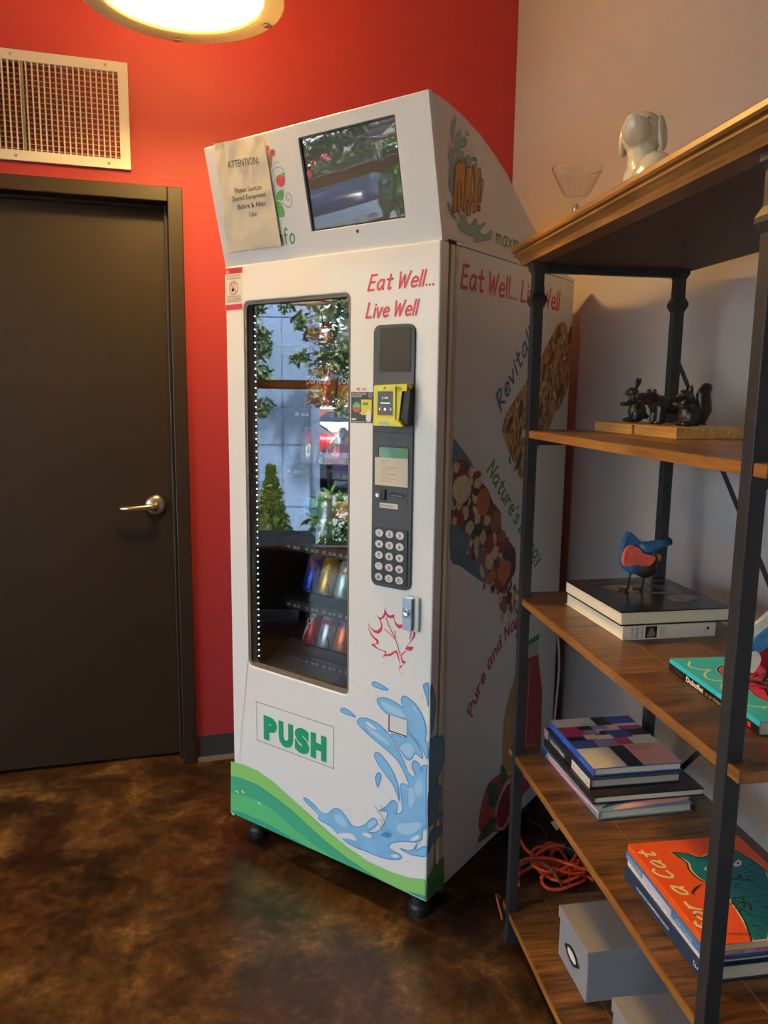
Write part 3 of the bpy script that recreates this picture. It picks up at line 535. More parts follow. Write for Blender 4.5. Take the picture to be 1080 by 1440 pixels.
# dark bench by the window (mirrored in the machine glass)
t = thing('bench', 'low black upholstered bench in front of the window', 'bench', ROOM)
b = MB(); b.box((-3.75, -.60, .07), (-3.2, -.10, .45), M('black_upholstery', (24, 24, 26), .6)); b.build('seat', t, bevel=.03, seg=3)
for x in (-3.7, -3.25):
    for y in (-.56, -.14):
        b = MB(); b.box((x - .02, y - .02, 0), (x + .02, y + .02, .075), DARK); b.build('leg', t)

# ================================================================ OUTSIDE THE WINDOW
def out(mb, name, label, cat, group=None, **k): return tag(mb.build(name, mx=ROOM, **k), label, cat, group)
GZ = -1.0
ASPH = M('asphalt', (158, 156, 152), .9, noise_amt=.15, noise_scale=3)
b = MB(); b.box((-80, -45, GZ - .2), (WX - .3, 45, GZ), ASPH); room(b, 'ground_outside')
b = MB(); b.box((-49, -40, GZ), (-43, 40, GZ + .03), M('verge_grass', (96, 124, 64), .9, noise_amt=.2, noise_scale=2)); room(b, 'ground_verge')
b = MB()
for k in range(10): b.box((-16.0, -9 + k * 2.7, GZ), (-11.0, -8.9 + k * 2.7, GZ + .004), M('stall_paint', (214, 214, 208), .8))
room(b, 'trim_stall_lines')
CLAD = M('blue_grey_cladding', (122, 148, 182), .55); SEAM = M('clad_seam', (84, 102, 130), .7)
bl = thing('building', 'blue grey panel clad building across the car park', 'building', ROOM)
b = MB(); b.box((-12, -.3, GZ), (-9, 14, 9), CLAD); b.build('wall', bl)
b = MB()
for k in range(40): b.box((-9.0, -.3 + k * .36, GZ), (-8.994, -.29 + k * .36, 9), SEAM)
for k in range(12): b.box((-9.0, -.3, GZ + k * .82), (-8.994, 14, GZ + .012 + k * .82), SEAM)
b.build('panel_seams', bl)
bl = thing('building', 'far white low building behind the parked cars', 'building', ROOM)
b = MB(); b.box((-62, -30, GZ), (-54, 6.2, 5.5), M('white_render', (206, 208, 210), .7)); b.box((-54, -30, GZ), (-53.9, 6.2, GZ + 1.2), M('brick_band', (140, 84, 70), .8)); b.build('wall', bl)
for k in range(6):
    b = MB(); b.box((-53.95, 2.8 - k * 4, 1.0), (-53.88, 4.8 - k * 4, 2.8), M('far_window', (70, 82, 94), .2)); b.build('window', bl)
def car(x, y, rot, paint, label, sc=1.0):
    t = thing('car', label, 'car', ROOM @ T((x, y, GZ)) @ RZ(rot) @ Matrix.Scale(sc, 4), 'parked cars outside')
    P = M('paint_' + paint[0], paint[1], .25, spec=.6, coat=.5); L = 4.4
    b = MB(); secs = []
    prof = [(-2.2, .42, .62, .78), (-2.1, .3, .74, .86), (-1.4, .25, .86, .9), (-.6, .24, .9, .9), (.9, .24, .92, .9), (1.6, .25, .92, .88), (2.05, .3, .86, .84), (2.2, .42, .7, .76)]
    for (px_, z0, z1, hw) in prof: secs.append([(px_, -hw * .94, z0), (px_, -hw, (z0 + z1) / 2), (px_, -hw * .93, z1), (px_, hw * .93, z1), (px_, hw, (z0 + z1) / 2), (px_, hw * .94, z0)])
    vs = [v for s_ in secs for v in s_]; fs = [(i * 6 + k, i * 6 + (k + 1) % 6, (i + 1) * 6 + (k + 1) % 6, (i + 1) * 6 + k) for i in range(7) for k in range(6)] + [tuple(range(6)), tuple(range(42, 48))]
    b.add(vs, fs, P, True); b.build('body', t)
    b = MB(); vs = []; 
    for (px_, z, hw) in ((-1.15, .88, .82), (-.35, 1.36, .64), (.75, 1.4, .64), (1.65, .9, .8)): vs += [(px_, -hw, z), (px_, hw, z)]
    vs += [(-1.15, -.82, .8), (-1.15, .82, .8), (1.65, -.8, .8), (1.65, .8, .8)]
    b.add(vs, [(0, 1, 3, 2), (4, 5, 7, 6), (0, 2, 4, 6, 10, 8), (1, 9, 11, 7, 5, 3)], M('car_glass', (44, 54, 62), .08, spec=.8)); b.build('windows', t)
    b = MB(); b.add([(-.38, -.65, 1.37), (-.38, .65, 1.37), (.78, .65, 1.41), (.78, -.65, 1.41), (.2, 0, 1.46)], [(0, 1, 4), (1, 2, 4), (2, 3, 4), (3, 0, 4)], P, True); b.build('roof', t)
    for wx in (-1.35, 1.35):
        for wy in (-.8, .8):
            b = MB(); b.lathe([(.2, -.1), (.32, -.1), (.33, 0), (.32, .1), (.2, .1)], DARK, T((wx, wy, .33)) @ RX(90), 20); b.lathe([(.0, -.09), (.2, -.095), (.2, .095), (0, .09)], CHROME, T((wx, wy, .33)) @ RX(90), 16); b.build('wheel', t)
    for wy in (-.6, .6):
        b = MB(); b.ell((-2.12, wy, .66), (.06, .16, .07), M('headlamp', (230, 232, 235), .2)); b.build('headlamp', t)
car(-18.5, -1.5, 24, ('navy', (34, 44, 74)), 'dark blue car parked near the window outside')
car(-15.6, -3.9, 24, ('white', (228, 230, 232)), 'white car parked beside the dark blue car outside')
car(-27, .95, 86, ('red', (196, 40, 52)), 'red car parked before the far trees')
car(-24.5, -4.0, 88, ('pearl', (222, 224, 228)), 'white sedan parked across behind the dark blue car')
car(-39, -.6, 40, ('silver', (220, 222, 226)), 'white sedan in the far row beside the grass verge')
car(-38, -4.0, 40, ('grey', (60, 64, 72)), 'dark grey car in the far row beside the white sedan')
def leafball(mb, c, r, n, size, mats):
    for _ in range(n):
        d = V3((random.gauss(0, 1), random.gauss(0, 1), random.gauss(0, 1))).normalized() * (random.random() ** .4)
        p = V3(c) + V3((d.x * r[0], d.y * r[1], d.z * r[2])); a = V3((random.uniform(-1, 1), random.uniform(-1, 1), random.uniform(-1, 1))).normalized(); q = a.orthogonal().normalized()
        s_ = size * random.uniform(.6, 1.3); mb.add([p - a * s_, p + q * s_ * .35, p + a * s_, p - q * s_ * .35], [(0, 1, 2, 3)], random.choice(mats))
G1 = [M('leaf_a', (92, 138, 62), .6), M('leaf_b', (120, 164, 78), .6), M('leaf_c', (72, 112, 56), .6)]
G2 = [M('fir_a', (168, 184, 84), .6), M('fir_b', (128, 152, 70), .6), M('fir_c', (190, 204, 110), .6)]
G3 = [M('pine_a', (84, 108, 70), .6), M('pine_b', (108, 130, 86), .6)]
BARK = M('bark', (84, 66, 52), .9)
# clipped hedge and small conifer right outside the window
t = thing('hedge', 'green hedge growing along the outside of the window', 'hedge', ROOM)
b = MB()
for k in range(16): leafball(b, (-7.4 + random.uniform(-.2, .2), -.62 - k * .42, -.35), (.5, .34, .66), 420, .07, G1)
b.build('foliage', t)
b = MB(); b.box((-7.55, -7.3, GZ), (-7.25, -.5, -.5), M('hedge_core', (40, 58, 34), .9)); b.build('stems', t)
t = thing('conifer', 'small yellow green conifer growing outside the window', 'tree', ROOM @ T((-6.7, -.02, GZ)))
b = MB()
for k in range(11):
    z = .30 + k * .122; rr = .40 * (1 - k / 11.3) ** 1.1
    for a in range(9): leafball(b, (rr * .7 * math.cos(a * .7 + k), rr * .7 * math.sin(a * .7 + k), z), (rr * .42, rr * .42, .07), 34, .045, G2)
b.build('foliage', t)
b = MB(); b.tube([(0, 0, 0), (0, 0, 1.5)], [.04, .01], BARK, 8); b.build('trunk', t)
def pine(x, y, h, label, spread):
    t = thing('pine_tree', label, 'tree', ROOM @ T((x, y, GZ)), 'pines outside')
    b = MB(); b.tube([(0, 0, 0), (.05, 0, h * .5), (0, .05, h)], [.16, .12, .05], BARK, 10); b.build('trunk', t)
    b = MB(); f = MB()
    for k in range(15):
        a = k * 2.4; z = h * (.36 + .6 * k / 15); L = spread * (1.1 - .5 * k / 15) * random.uniform(.75, 1.15)
        p0 = V3((0, 0, z)); p1 = V3((math.cos(a) * L, math.sin(a) * L, z - .25 * L)); b.tube([p0, (p0 + p1) / 2 + V3((0, 0, .1)), p1], [.04, .03, .01], BARK, 6)
        for q in range(7): leafball(f, p0.lerp(p1, .3 + q * .12), (.24, .24, .13), 70, .09, G3)
    b.build('branches', t); f.build('needles', t)
def hanging_pine(y0, label, tips):
    t = thing('pine_tree', label, 'tree', ROOM @ T((-8.25, y0, GZ)), 'pines outside')
    b = MB(); b.tube([(0, 0, 0), (0, .02, 2.6), (0, 0, 5.5)], [.12, .1, .05], BARK, 10); b.build('trunk', t)
    b = MB(); f = MB()
    for (y, z, n) in tips:
        p0 = V3((0, 0, z + 1.15)); p1 = V3((random.uniform(-.15, .15), y - y0, z + 1.0)); b.tube([p0, (p0 + p1) / 2 + V3((0, 0, .06)), p1], [.025, .015, .006], BARK, 6)
        for q in range(n): leafball(f, p0.lerp(p1, 1 - q * .16) + V3((0, 0, random.uniform(-.05, .02))), (.15, .13, .12), 60, .06, G3)
    b.build('branches', t); f.build('needles', t)
hanging_pine(-2.0, 'dark green pine standing right of the panel building, branches hanging over its edge', [(-.08, 2.38, 5), (-.25, 2.2, 5), (-.38, 2.02, 5), (-.22, 1.78, 5), (-.45, 1.62, 5), (-.62, 2.3, 4), (-.55, 1.9, 4), (-.6, 1.42, 4), (-.42, 1.28, 3), (-.75, 1.15, 4), (-.7, 1.75, 4), (-.9, 2.1, 4)])
hanging_pine(.78, 'slender dark green pine in front of the panel building, sprigs reaching right', [(.22, 2.0, 3), (.24, 1.86, 3), (.2, 1.55, 3), (.22, 1.12, 3), (.3, 2.3, 3)])
pine(-46, -1.0, 9, 'distant pine tree before the far white building', 2.6)
pine(-45.5, -6.0, 9, 'second distant pine tree on the grass verge', 2.6)
t = thing('leafy_shrub', 'round leafy shrub standing outside the window right of the hedge', 'shrub', ROOM @ T((-10.45, -2.05, GZ)))
b = MB(); b.tube([(0, 0, 0), (0, 0, 1.2)], [.05, .04], BARK); b.build('trunk', t)
b = MB(); leafball(b, (0, 0, 1.55), (.62, .62, .75), 3000, .07, G1); b.build('foliage', t)
t = thing('shelter', 'small dark steel bus shelter by the building corner', 'shelter', ROOM)
b = MB(); b.box((-9.6, -1.3, .42), (-8.7, -.42, .5), M('shelter_roof', (150, 160, 170), .4)); b.build('roof', t)
for y in (-1.2, -.55):
    b = MB(); b.tube([(-9.1, y, GZ), (-9.1, y, .44)], .04, DARK, 8); b.build('post', t)
b = MB(); b.tube([(-6.3, .2, GZ), (-6.3, .2, .8)], .035, DARK, 8); b.tube([(-6.3, .2, .8), (-6.3, .06, .8)], .035, DARK, 8); out(b, 'bollard_post', 'dark steel pipe post standing outside the window', 'post')
# ================================================================ VENDING MACHINE
W, ZB, ZT = .681, .0768, 1.652
def FRT(k=1): return plane((0, -.0002 - .0003 * k, 0), (1, 0, 0), (0, 0, 1))
def SID(k=1): return plane((W + .0002 + .0003 * k, 0, 0), (0, 1, 0), (0, 0, 1))
def PNL(k=1): return plane((0, -.0062 - .0003 * k, 0), (1, 0, 0), (0, 0, 1))
F3 = space((0, 0, 0), (1, 0, 0), (0, 0, 1), (0, -1, 0))       # (x, z, outward)
TU = V3((0, -.2302, .9731)); TN = V3((0, -.9731, -.2302)); TP = V3((0, .005, 1.656)); TL = .2867
def TOP(k=1): return plane(TP + TN * (.0002 + .0003 * k), (1, 0, 0), TU)
T3 = space(TP, (1, 0, 0), TU, TN)
vm = thing('vending_machine', 'white snack and drink vending machine with blue splash graphics standing askew in the corner', 'vending machine', MACH)

# cabinet: five walls, open at the front
b = MB(); C0, C1 = .046, .74
b.box((0, C0, ZB), (.03, C1, ZT), SIDEW); b.box((W - .03, .064, ZB), (W, C1, ZT), SIDEW); b.box((.03, C1 - .03, ZB), (W - .03, C1, ZT), SIDEW)
b.box((.03, C0, ZB), (W - .03, C1 - .03, ZB + .05), SIDEW); b.box((.03, C0, ZT - .04), (W - .03, C1 - .03, ZT), SIDEW)
cab = b.build('cabinet', vm, bevel=.003)
b = MB(); b.box((W - .03, C0 - .001, ZB + .002), (W + .0012, .0605, ZT), CREAMTRIM); b.build('corner_trim', vm, bevel=.005, seg=3)
b = MB(); b.box((W - .02, .036, ZB + .01), (W - .008, C0, ZT - .004), M('gasket', (52, 50, 48), .7)); b.box((.01, .036, ZB + .01), (.03, C0, ZT - .004), M('gasket', (0, 0, 0))); b.build('door_gasket', vm)
# door with the window opening
GL = (.068, .552, .4305, 1.557)
b = MB(); b.frame(F3, (0, ZB, W, ZT), GL, .016, -.036, 0, WHITE, 6)
dr = b.build('door', vm, bevel=.004, seg=3)
b = MB(); b.frame(F3, (GL[0] + .001, GL[1] + .001, GL[2] - .001, GL[3] - .001), (GL[0] + .008, GL[1] + .008, GL[2] - .006, GL[3] - .008), .012, -.012, -.003, M('window_gasket', (112, 104, 96), .5), 6)
b.build('window_gasket', vm)
b = MB(); b.box((GL[0] + .006, .014, GL[1] + .006), (GL[2] - .005, .018, GL[3] - .006), GLASS); b.build('window_glass', vm)
# inside
b = MB(); LN = LINER
b.box((.035, .03, .48), (.04, .60, 1.6), LN); b.box((.60, .05, .36), (.605, .60, 1.6), LN); b.box((.035, .60, .36), (.605, .605, 1.6), LN); b.box((.035, .05, 1.6), (.605, .605, 1.605), LN); b.box((.035, .05, .36), (.605, .605, .365), LN)
for z in [.52 + k * .021 for k in range(50)]: b.box((.0402, .47, z), (.041, .478, z + .007), M('liner_slot', (150, 160, 170), .5)); 
lin_ = b.build('liner', vm)
RAIL = M('price_rail', (30, 33, 38), .35); TRAY = M('tray_metal', (58, 62, 68), .45, metal=.4)
LEVELS = {10: 1.438, 20: 1.262, 30: 1.10, 40: .88, 50: .707, 60: .546}
for nrow, z in LEVELS.items():
    b = MB(); b.box((.05, .15, z + .012), (.598, .595, z + .016), TRAY); tr_ = b.build('tray', vm)
    b = MB(); b.box((.05, .135, z - .012), (.598, .149, z + .016), RAIL); b.build('price_rail', tr_, bevel=.002)
    b = MB(); rf = plane((0, .1346, 0), (1, 0, 0), (0, 0, 1)); wh = M('rail_print', (206, 214, 222), .5)
    xs = (.15, .28) if nrow < 30 else ((.118, .3) if nrow == 30 else (.115, .185, .25, .31))
    pr = {10: '$2.25', 20: '$2.25', 30: '$2.25', 40: '$2.50', 50: '$1.75', 60: '$1.75'}[nrow]
    for q, x in enumerate(xs):
        b.text(rf, str(nrow + q), x - .022, z - .004, .0095, wh); b.text(rf, pr, x + .002, z - .004, .0085, wh)
    b.build('price_labels', tr_)
    b = MB(); nx = 3 if nrow < 40 else 5; pit = .125 if nrow < 40 else .058
    for q in range(nx):
        cx = (.157 if nrow < 40 else .137) + q * pit; cr = .046 if nrow < 40 else .0284
        b.tube([(cx + cr * math.cos(t * .5), .165 + t * .0065, z + .018 + cr + cr * math.sin(t * .5)) for t in range(60)], .0016, M('spiral_wire', (60, 62, 66), .35, metal=.6), 5)
    b.build('spiral_coils', tr_)
b = MB(); b.box((.052, .0405, .56), (.0648, .050, 1.55), M('led_channel', (70, 74, 78), .5)); ls = b.build('led_strip', vm)
b = MB(); LED = M('led_chip', (214, 242, 240), .4, emit=1.0); LED.node_tree.nodes['Principled BSDF'].inputs['Emission Strength'].default_value = 2.0
for k in range(56): b.box((.065, .0415, .565 + k * .0174), (.0663, .0458, .5685 + k * .0174), LED)
b.build('led_chips', ls)
b = MB(); b.add([(.05, .05, .52), (.30, .05, .50), (.30, .2, .56), (.05, .2, .58)], [(0, 1, 2, 3)], M('bin_flap', (82, 88, 96), .4)); b.box((.05, .045, .37), (.598, .05, .52), LN); b.build('delivery_bin', vm)

# feet
FOOT = M('rubber_foot', (24, 26, 30), .5)
for (x, y) in ((.05, .05), (W - .05, .05), (.05, .68), (W - .05, .68)):
    b = MB(); b.lathe([(.027, 0), (.029, .004), (.029, .022), (.025, .030), (.021, .033), (.021, .045), (.026, .050), (.026, .078)], FOOT, T((x, y, 0)), 32, smooth=False); b.build('foot', vm)
# topper housing
prof = [(.0167, 1.6565), (-.0493, 1.9355), (-.02, 1.9357), (.012, 1.934), (.082, 1.924), (.159, 1.906), (.225, 1.883), (.297, 1.851), (.376, 1.80), (.43, 1.767), (.478, 1.741), (.53, 1.715), (.58, 1.692), (.63, 1.674), (.68, 1.664), (.739, 1.660), (.739, 1.6535), (.03, 1.6535)]
b = MB(); b.prism(space((0, 0, 0), (0, 1, 0), (0, 0, 1), (1, 0, 0)), prof, -.004, W, SIDEW); tp = b.build('topper', vm, bevel=.002)
b = MB(); b.frame(T3, (-.004, -.004, W, TL + .002), (.3155, .0525, .591, .2585), .002, -.014, 0, WHITE, 3); b.build('topper_front', vm, bevel=.004, seg=3)
SCR = M('screen_dark', (86, 87, 90), .015, spec=1.0)
b = MB(); b.prism(T3, [(.3, .04), (.605, .04), (.605, .27), (.3, .27)], -.011, -.007, SCR); sc_ = b.build('display_screen', vm)
b = MB(); b.frame(T3, (.3145, .0515, .592, .2595), (.319, .056, .5875, .255), .002, -.007, -.003, DARK, 3); b.build('screen_bezel', sc_)
b = MB(); b.disc(TOP(2), .4547, .0387, .0042, .0042, INK, 16); b.disc(TOP(3), .4547, .0387, .002, .002, M('lens_blue', (60, 70, 90), .1), 12); b.build('camera_hole', vm)
b = MB(); b.box((W - .03, .03, 1.6525), (W + .003, .085, 1.6585), DARK); b.box((W - .012, .06, 1.651), (W + .004, .085, 1.6575), CHROME); b.build('hinge', vm, bevel=.001)

# ---- printed graphics on the front
SPL = M('splash_blue', (134, 192, 232), .35, coat=.15, noise_amt=.12, noise_scale=14); SPE = M('splash_edge', (72, 150, 214), .35, coat=.15); SPW = M('splash_light', (172, 212, 238), .35, coat=.15)
b = MB()
for s_ in D['drops'] + D['tongues']:
    P = smooth_closed(s_); b.poly(FRT(1), P, SPL); b.ribbon(FRT(2), P, .0026, SPE, True, False)
P = smooth_closed(D['wave'][0], 3); b.poly(FRT(1), P, SPL); b.ribbon(FRT(2), P, .0026, SPE, True, False)
for s_ in D['shine']: b.poly(FRT(2), smooth_closed(s_), SPW)
for s_ in D['gaps']: b.poly(FRT(3), smooth_closed(s_), WHITE)
for s_ in D['deep']: b.poly(FRT(3), smooth_closed(s_), SPE)
b.build('water_splash_print', vm)
b = MB(); SPD = M('splash_shaded', (112, 156, 178), .4)  # splash print repeated darker, side shade put into the colour
for s_ in [D['side_drop']] + D['side_blob']:
    P = smooth_closed(s_); b.poly(plane((W + .0018, 0, 0), (0, 1, 0), (0, 0, 1)), P, SPD); b.ribbon(plane((W + .0021, 0, 0), (0, 1, 0), (0, 0, 1)), P, .002, M('splash_edge_shaded', (82, 128, 158), .4), True, False)
b.build('water_splash_print', vm)
GA, GB_, GC, GD = M('swoosh_lime', (140, 206, 112), .35), M('swoosh_teal', (66, 172, 132), .35), M('swoosh_green', (90, 192, 124), .35), M('swoosh_deep', (42, 164, 132), .35)
b = MB()
for k, (nm, m_) in enumerate((('sw1', GA), ('sw2', GB_), ('sw3', GC), ('sw4', GD), ('sw5', GD))): b.poly(FRT(4 + k * .7), D[nm], m_)
for s_ in D['chips']: b.poly(FRT(8), s_, PAPER)
b.build('green_swoosh_print', vm)
b = MB(); b.poly(plane((W + .0024, 0, 0), (0, 1, 0), (0, 0, 1)), D['side_green'], M('swoosh_shaded', (92, 150, 84), .4)); b.poly(plane((W + .0027, 0, 0), (0, 1, 0), (0, 0, 1)), D['side_green2'], M('swoosh_deep_shaded', (70, 132, 80), .4)); b.build('green_swoosh_print', vm)  # swoosh greens dulled in the colour to stand for the shaded side
b = MB()
for s_ in D['leaf']: b.poly(FRT(1), smooth_closed(s_, 3), REDINK)
for s_ in D['veins']: b.ribbon(FRT(2), smooth_open(s_), .0022, REDINK)
b.build('maple_leaf_print', vm)
b = MB(); b.hand(FRT(1), 'Eat Well...', .484, 1.5585, .0335, .0052, REDINK, total=.186, slant=.2); b.build('slogan_lettering', vm); b = MB(); b.hand(FRT(1), 'Live Well', .479, 1.497, .0325, .0052, REDINK, total=.147, slant=.2); b.build('slogan_lettering', vm)
# push flap
b = MB(); P = [(.0965, .450), (.3835, .4535), (.3835, .337), (.0985, .3345)]
b.ribbon(FRT(1), P, .0022, M('flap_groove', (150, 146, 138), .7), True, True); fl = b.build('push_flap', vm)
b = MB()
for k, ch in enumerate('PUSH'): b.text(FRT(2), ch, .1255 + (0, .0585, .1190, .1775)[k], .3525, .0635, M('push_green', (24, 158, 112), .4), wd=(.0525, .055, .0545, .0565)[k], bold=.075)
b.build('push_lettering', fl)
# little square recess
b = MB(); b.frame(F3, (.5600, .4925, .6170, .5375), (.5625, .4945, .6155, .536), .003, .0, .0015, M('recess_edge', (176, 174, 168), .5), 4)
b.poly(FRT(4.2), [(.5625, .4945), (.6155, .4945), (.6155, .536), (.5625, .536)], M('recess_floor', (224, 222, 218), .5)); b.ribbon(FRT(5), [(.563, .5355), (.563, .495), (.614, .4945)], .0028, DARK); b.build('coin_recess', vm)
# scuffs
b = MB(); SCF = M('scuff', (178, 172, 160), .7)
for k in range(46):
    x, z = random.uniform(.44, .66), random.uniform(.13, .70); a = random.uniform(-.7, .7); L = random.uniform(.004, .016)
    b.ribbon(FRT(9), [(x, z), (x + L * math.cos(a), z + L * math.sin(a))], random.uniform(.0005, .0011), SCF, cap=False)
for q in range(9):
    x, z = random.uniform(.5, .6), random.uniform(.2, .29); b.ribbon(FRT(9), smooth_open([(x, z), (x + .008, z - .006), (x + .013, z - .016)]), .0016, M('scuff_brown', (150, 138, 116), .7), cap=False)
b.build('scuff_marks', vm)['kind'] = 'stuff'

# ---- payment column
b = MB(); b.prism(F3, rrect((.506, .860, .6205, 1.478), .018, 6), 0, .006, PANEL); pp_ = b.build('payment_panel', vm, bevel=.0015)
b = MB(); b.prism(F3, [(.5268, 1.374), (.6115, 1.374), (.6115, 1.4705), (.5268, 1.4705)], .006, .0072, M('speaker_plate', (50, 56, 62), .6, bump=.5, bump_scale=1400)); b.ribbon(PNL(5), [(.526, 1.472), (.526, 1.372), (.6122, 1.372)], .0014, DARK); b.build('blank_plate', pp_)
b = MB(); b.ribbon(PNL(1), [(.5075, 1.232), (.6195, 1.232)], .0022, DARK); b.build('panel_seam', pp_)
b = MB(); b.prism(F3, rrect((.522, 1.160, .6125, 1.2005), .006), .006, .0068, DARK); b.prism(F3, rrect((.5265, 1.168, .6095, 1.197), .003), .0068, .0072, M('lcd_green', (98, 150, 118), .08, spec=.9)); b.build('lcd_display', pp_)
b = MB(); b.prism(F3, [(.5152, 1.1064), (.6105, 1.1064), (.6095, 1.1735), (.5148, 1.1721)], .0074, .0078, M('note_paper', (216, 206, 186), .8)); gl_ = M('note_grey', (150, 142, 128), .8)
for k, (a, c) in enumerate(((.533, .559), (.533, .547), (.533, .578), (.533, .565), (.533, .559), (.533, .577), (.533, .551), (.533, .577), (.533, .563))): b.ribbon(plane((0, -.0081, 0), (1, 0, 0), (0, 0, 1)), [(a, 1.1655 - k * .0055 - (k > 1) * .004), (c, 1.1655 - k * .0055 - (k > 1) * .004)], .0011, gl_, cap=False)
b.build('paper_note', pp_)
b = MB(); b.box((.519, -.0125, 1.0725), (.538, -.006, 1.096), PANEL); b.box((.538, -.0125, 1.0725), (.5475, -.006, 1.097), DARK); b.disc(plane((0, -.0128, 0), (1, 0, 0), (0, 0, 1)), .526, 1.082, .005, .005, CHROME); b.build('return_lever', pp_, bevel=.001)
b = MB(); b.prism(F3, rrect((.559, 1.0805, .600, 1.0925), .004), .006, .0075, DARK); b.ribbon(plane((0, -.0078, 0), (1, 0, 0), (0, 0, 1)), [(.565, 1.0845), (.594, 1.0845)], .0022, M('slot_lip', (120, 126, 132), .4)); b.ribbon(PNL(1), [(.6085, 1.104), (.6085, 1.068), (.602, 1.0655)], .0014, DARK); b.build('coin_slot', pp_)
b = MB(); b.prism(F3, rrect((.529, 1.0525, .582, 1.0645), .002), .006, .0066, PAPER); b.text(PNL(3), 'Coin Return', .538, 1.0562, .0052, INK, shear=.2); b.box((.5325, -.0071, 1.0555), (.535, -.0068, 1.0605), REDINK); b.build('coin_label', pp_)
b = MB(); b.prism(F3, rrect((.5155, .8695, .6125, 1.005), .004), .006, .009, M('keypad_plate', (40, 47, 54), .5)); kp = b.build('keypad', pp_, bevel=.001)
KEY = M('key_face', (206, 204, 200), .35, metal=.2)
for r_, row in enumerate(('123', '456', '789', '*0#', 'ACD')):
    for c_, ch in enumerate(row):
        x, z = .5325 + c_ * .0302, .9915 - r_ * .0270
        b = MB(); b.prism(F3, [(x + .0115 * math.cos(k * R(18)), z + .0092 * math.sin(k * R(18))) for k in range(20)], .009, .0115, KEY)
        b.text(plane((0, -.0118, 0), (1, 0, 0), (0, 0, 1)), ch, x, z - .0043, .0088, INK, bold=.03, align='C'); b.build('key', pp_)
# card reader
YEL = M('reader_yellow', (222, 214, 24), .35, coat=.2)
b = MB(); b.prism(F3, rrect((.529, 1.2530, .590, 1.3400), .006), .012, .034, YEL); b.prism(F3, [(.529, 1.322), (.618, 1.328), (.618, 1.3435), (.529, 1.3405)], .006, .030, YEL); b.prism(F3, [(.53, 1.2480), (.612, 1.2480), (.60, 1.262), (.53, 1.262)], .006, .036, YEL)
b.prism(F3, [(.588, 1.256), (.596, 1.258), (.602, 1.30), (.606, 1.336), (.588, 1.338)], .008, .03, YEL); rd = b.build('card_reader', vm, bevel=.003)
b = MB(); b.prism(F3, [(.595, 1.2515), (.619, 1.2515), (.6205, 1.333), (.607, 1.333), (.602, 1.30)], .0062, .024, DARK); b.build('reader_body', rd, bevel=.003)
b = MB(); sp_ = plane((0, -.0348, 0), (1, 0, 0), (0, 0, 1)); wt = M('screen_white', (226, 230, 236), .4, emit=.5)
b.prism(F3, rrect((.5405, 1.272, .5835, 1.3265), .0015), .034, .0345, M('reader_screen', (40, 46, 54), .1, spec=.8, emit=.08))
b.text(sp_, '$ 1.75', .5535, 1.3095, .005, wt); b.ribbon(sp_, [(.549, 1.300), (.576, 1.300)], .0022, wt, cap=False); b.disc(sp_, .562, 1.286, .0034, .0034, wt, 12)
b.ribbon(sp_, [(.548, 1.289), (.5455, 1.286), (.548, 1.283)], .0012, wt); b.ribbon(sp_, [(.577, 1.289), (.5795, 1.286), (.577, 1.283)], .0012, wt); b.build('reader_screen', rd)
b = MB(); b.disc(plane((0, -.0346, 0), (1, 0, 0), (0, 0, 1)), .561, 1.335, .0022, .0022, INK); b.disc(plane((0, -.0346, 0), (1, 0, 0), (0, 0, 1)), .549, 1.331, .0016, .0016, M('led_green', (90, 240, 60), .4, emit=1.2))
b.prism(F3, [(.548 + .015 * math.cos(k * R(18)) + .012, 1.254 + .004 * math.sin(k * R(18))) for k in range(20)], .036, .0365, M('reader_blue', (170, 190, 226), .3)); b.build('reader_marks', rd)
# lock
b = MB(); b.prism(F3, rrect((.6085, .766, .6475, .849), .004), 0, .010, M('lock_plate', (196, 196, 194), .35, metal=.8)); lk = b.build('lock_housing', vm, bevel=.002)
b = MB(); b.prism(F3, rrect((.6095, .768, .634, .846), .003), .010, .019, CHROME); b.box((.6096, -.0195, .797), (.634, -.019, .823), M('lock_band', (150, 156, 166), .3, metal=.9)); b.build('lock_handle', lk, bevel=.002)
b = MB(); b.lathe([(.009, 0), (.009, .003), (.007, .004), (.0045, .0015), (0, .0015)], CHROME, T((.621, -.019, .812)) @ RX(90), 20); b.build('lock_cylinder', lk)
# stickers
b = MB(); RDS = M('warning_red', (204, 44, 66), .4); b.poly(FRT(1), [(-.0, 1.538), (.0655, 1.538), (.0668, 1.6465), (.001, 1.6475)], PAPER)
b.poly(FRT(2), [(.0012, 1.632), (.0665, 1.6315), (.0665, 1.646), (.0012, 1.647)], RDS); b.poly(FRT(2), [(.001, 1.5385), (.065, 1.5385), (.065, 1.553), (.001, 1.552)], RDS)
b.poly(FRT(3), [(.006, 1.6345), (.015, 1.6345), (.0105, 1.643)], PAPER); b.text(FRT(3), 'WARNING', .022, 1.6355, .0072, M('warning_dark', (120, 30, 44), .5), wd=.034)
for k, s_ in enumerate(('DO NOT TIP OR ROCK', 'THIS VENDING MACHINE')): b.text(FRT(3), s_, .033, 1.624 - k * .0065, .0042, INK, wd=.054, align='C')
for k, s_ in enumerate(('TIPPING OR ROCKING', 'MAY CAUSE SERIOUS', 'INJURY OR DEATH')): b.text(FRT(3), s_, .033, 1.571 - k * .0062, .0042, INK, wd=.054, align='C')
b.ribbon(FRT(3), [(.033 + .0165 * math.cos(k * R(15)), 1.595 + .0165 * math.sin(k * R(15))) for k in range(24)], .0022, RDS, True); b.ribbon(FRT(4), [(.022, 1.606), (.044, 1.584)], .0022, RDS)
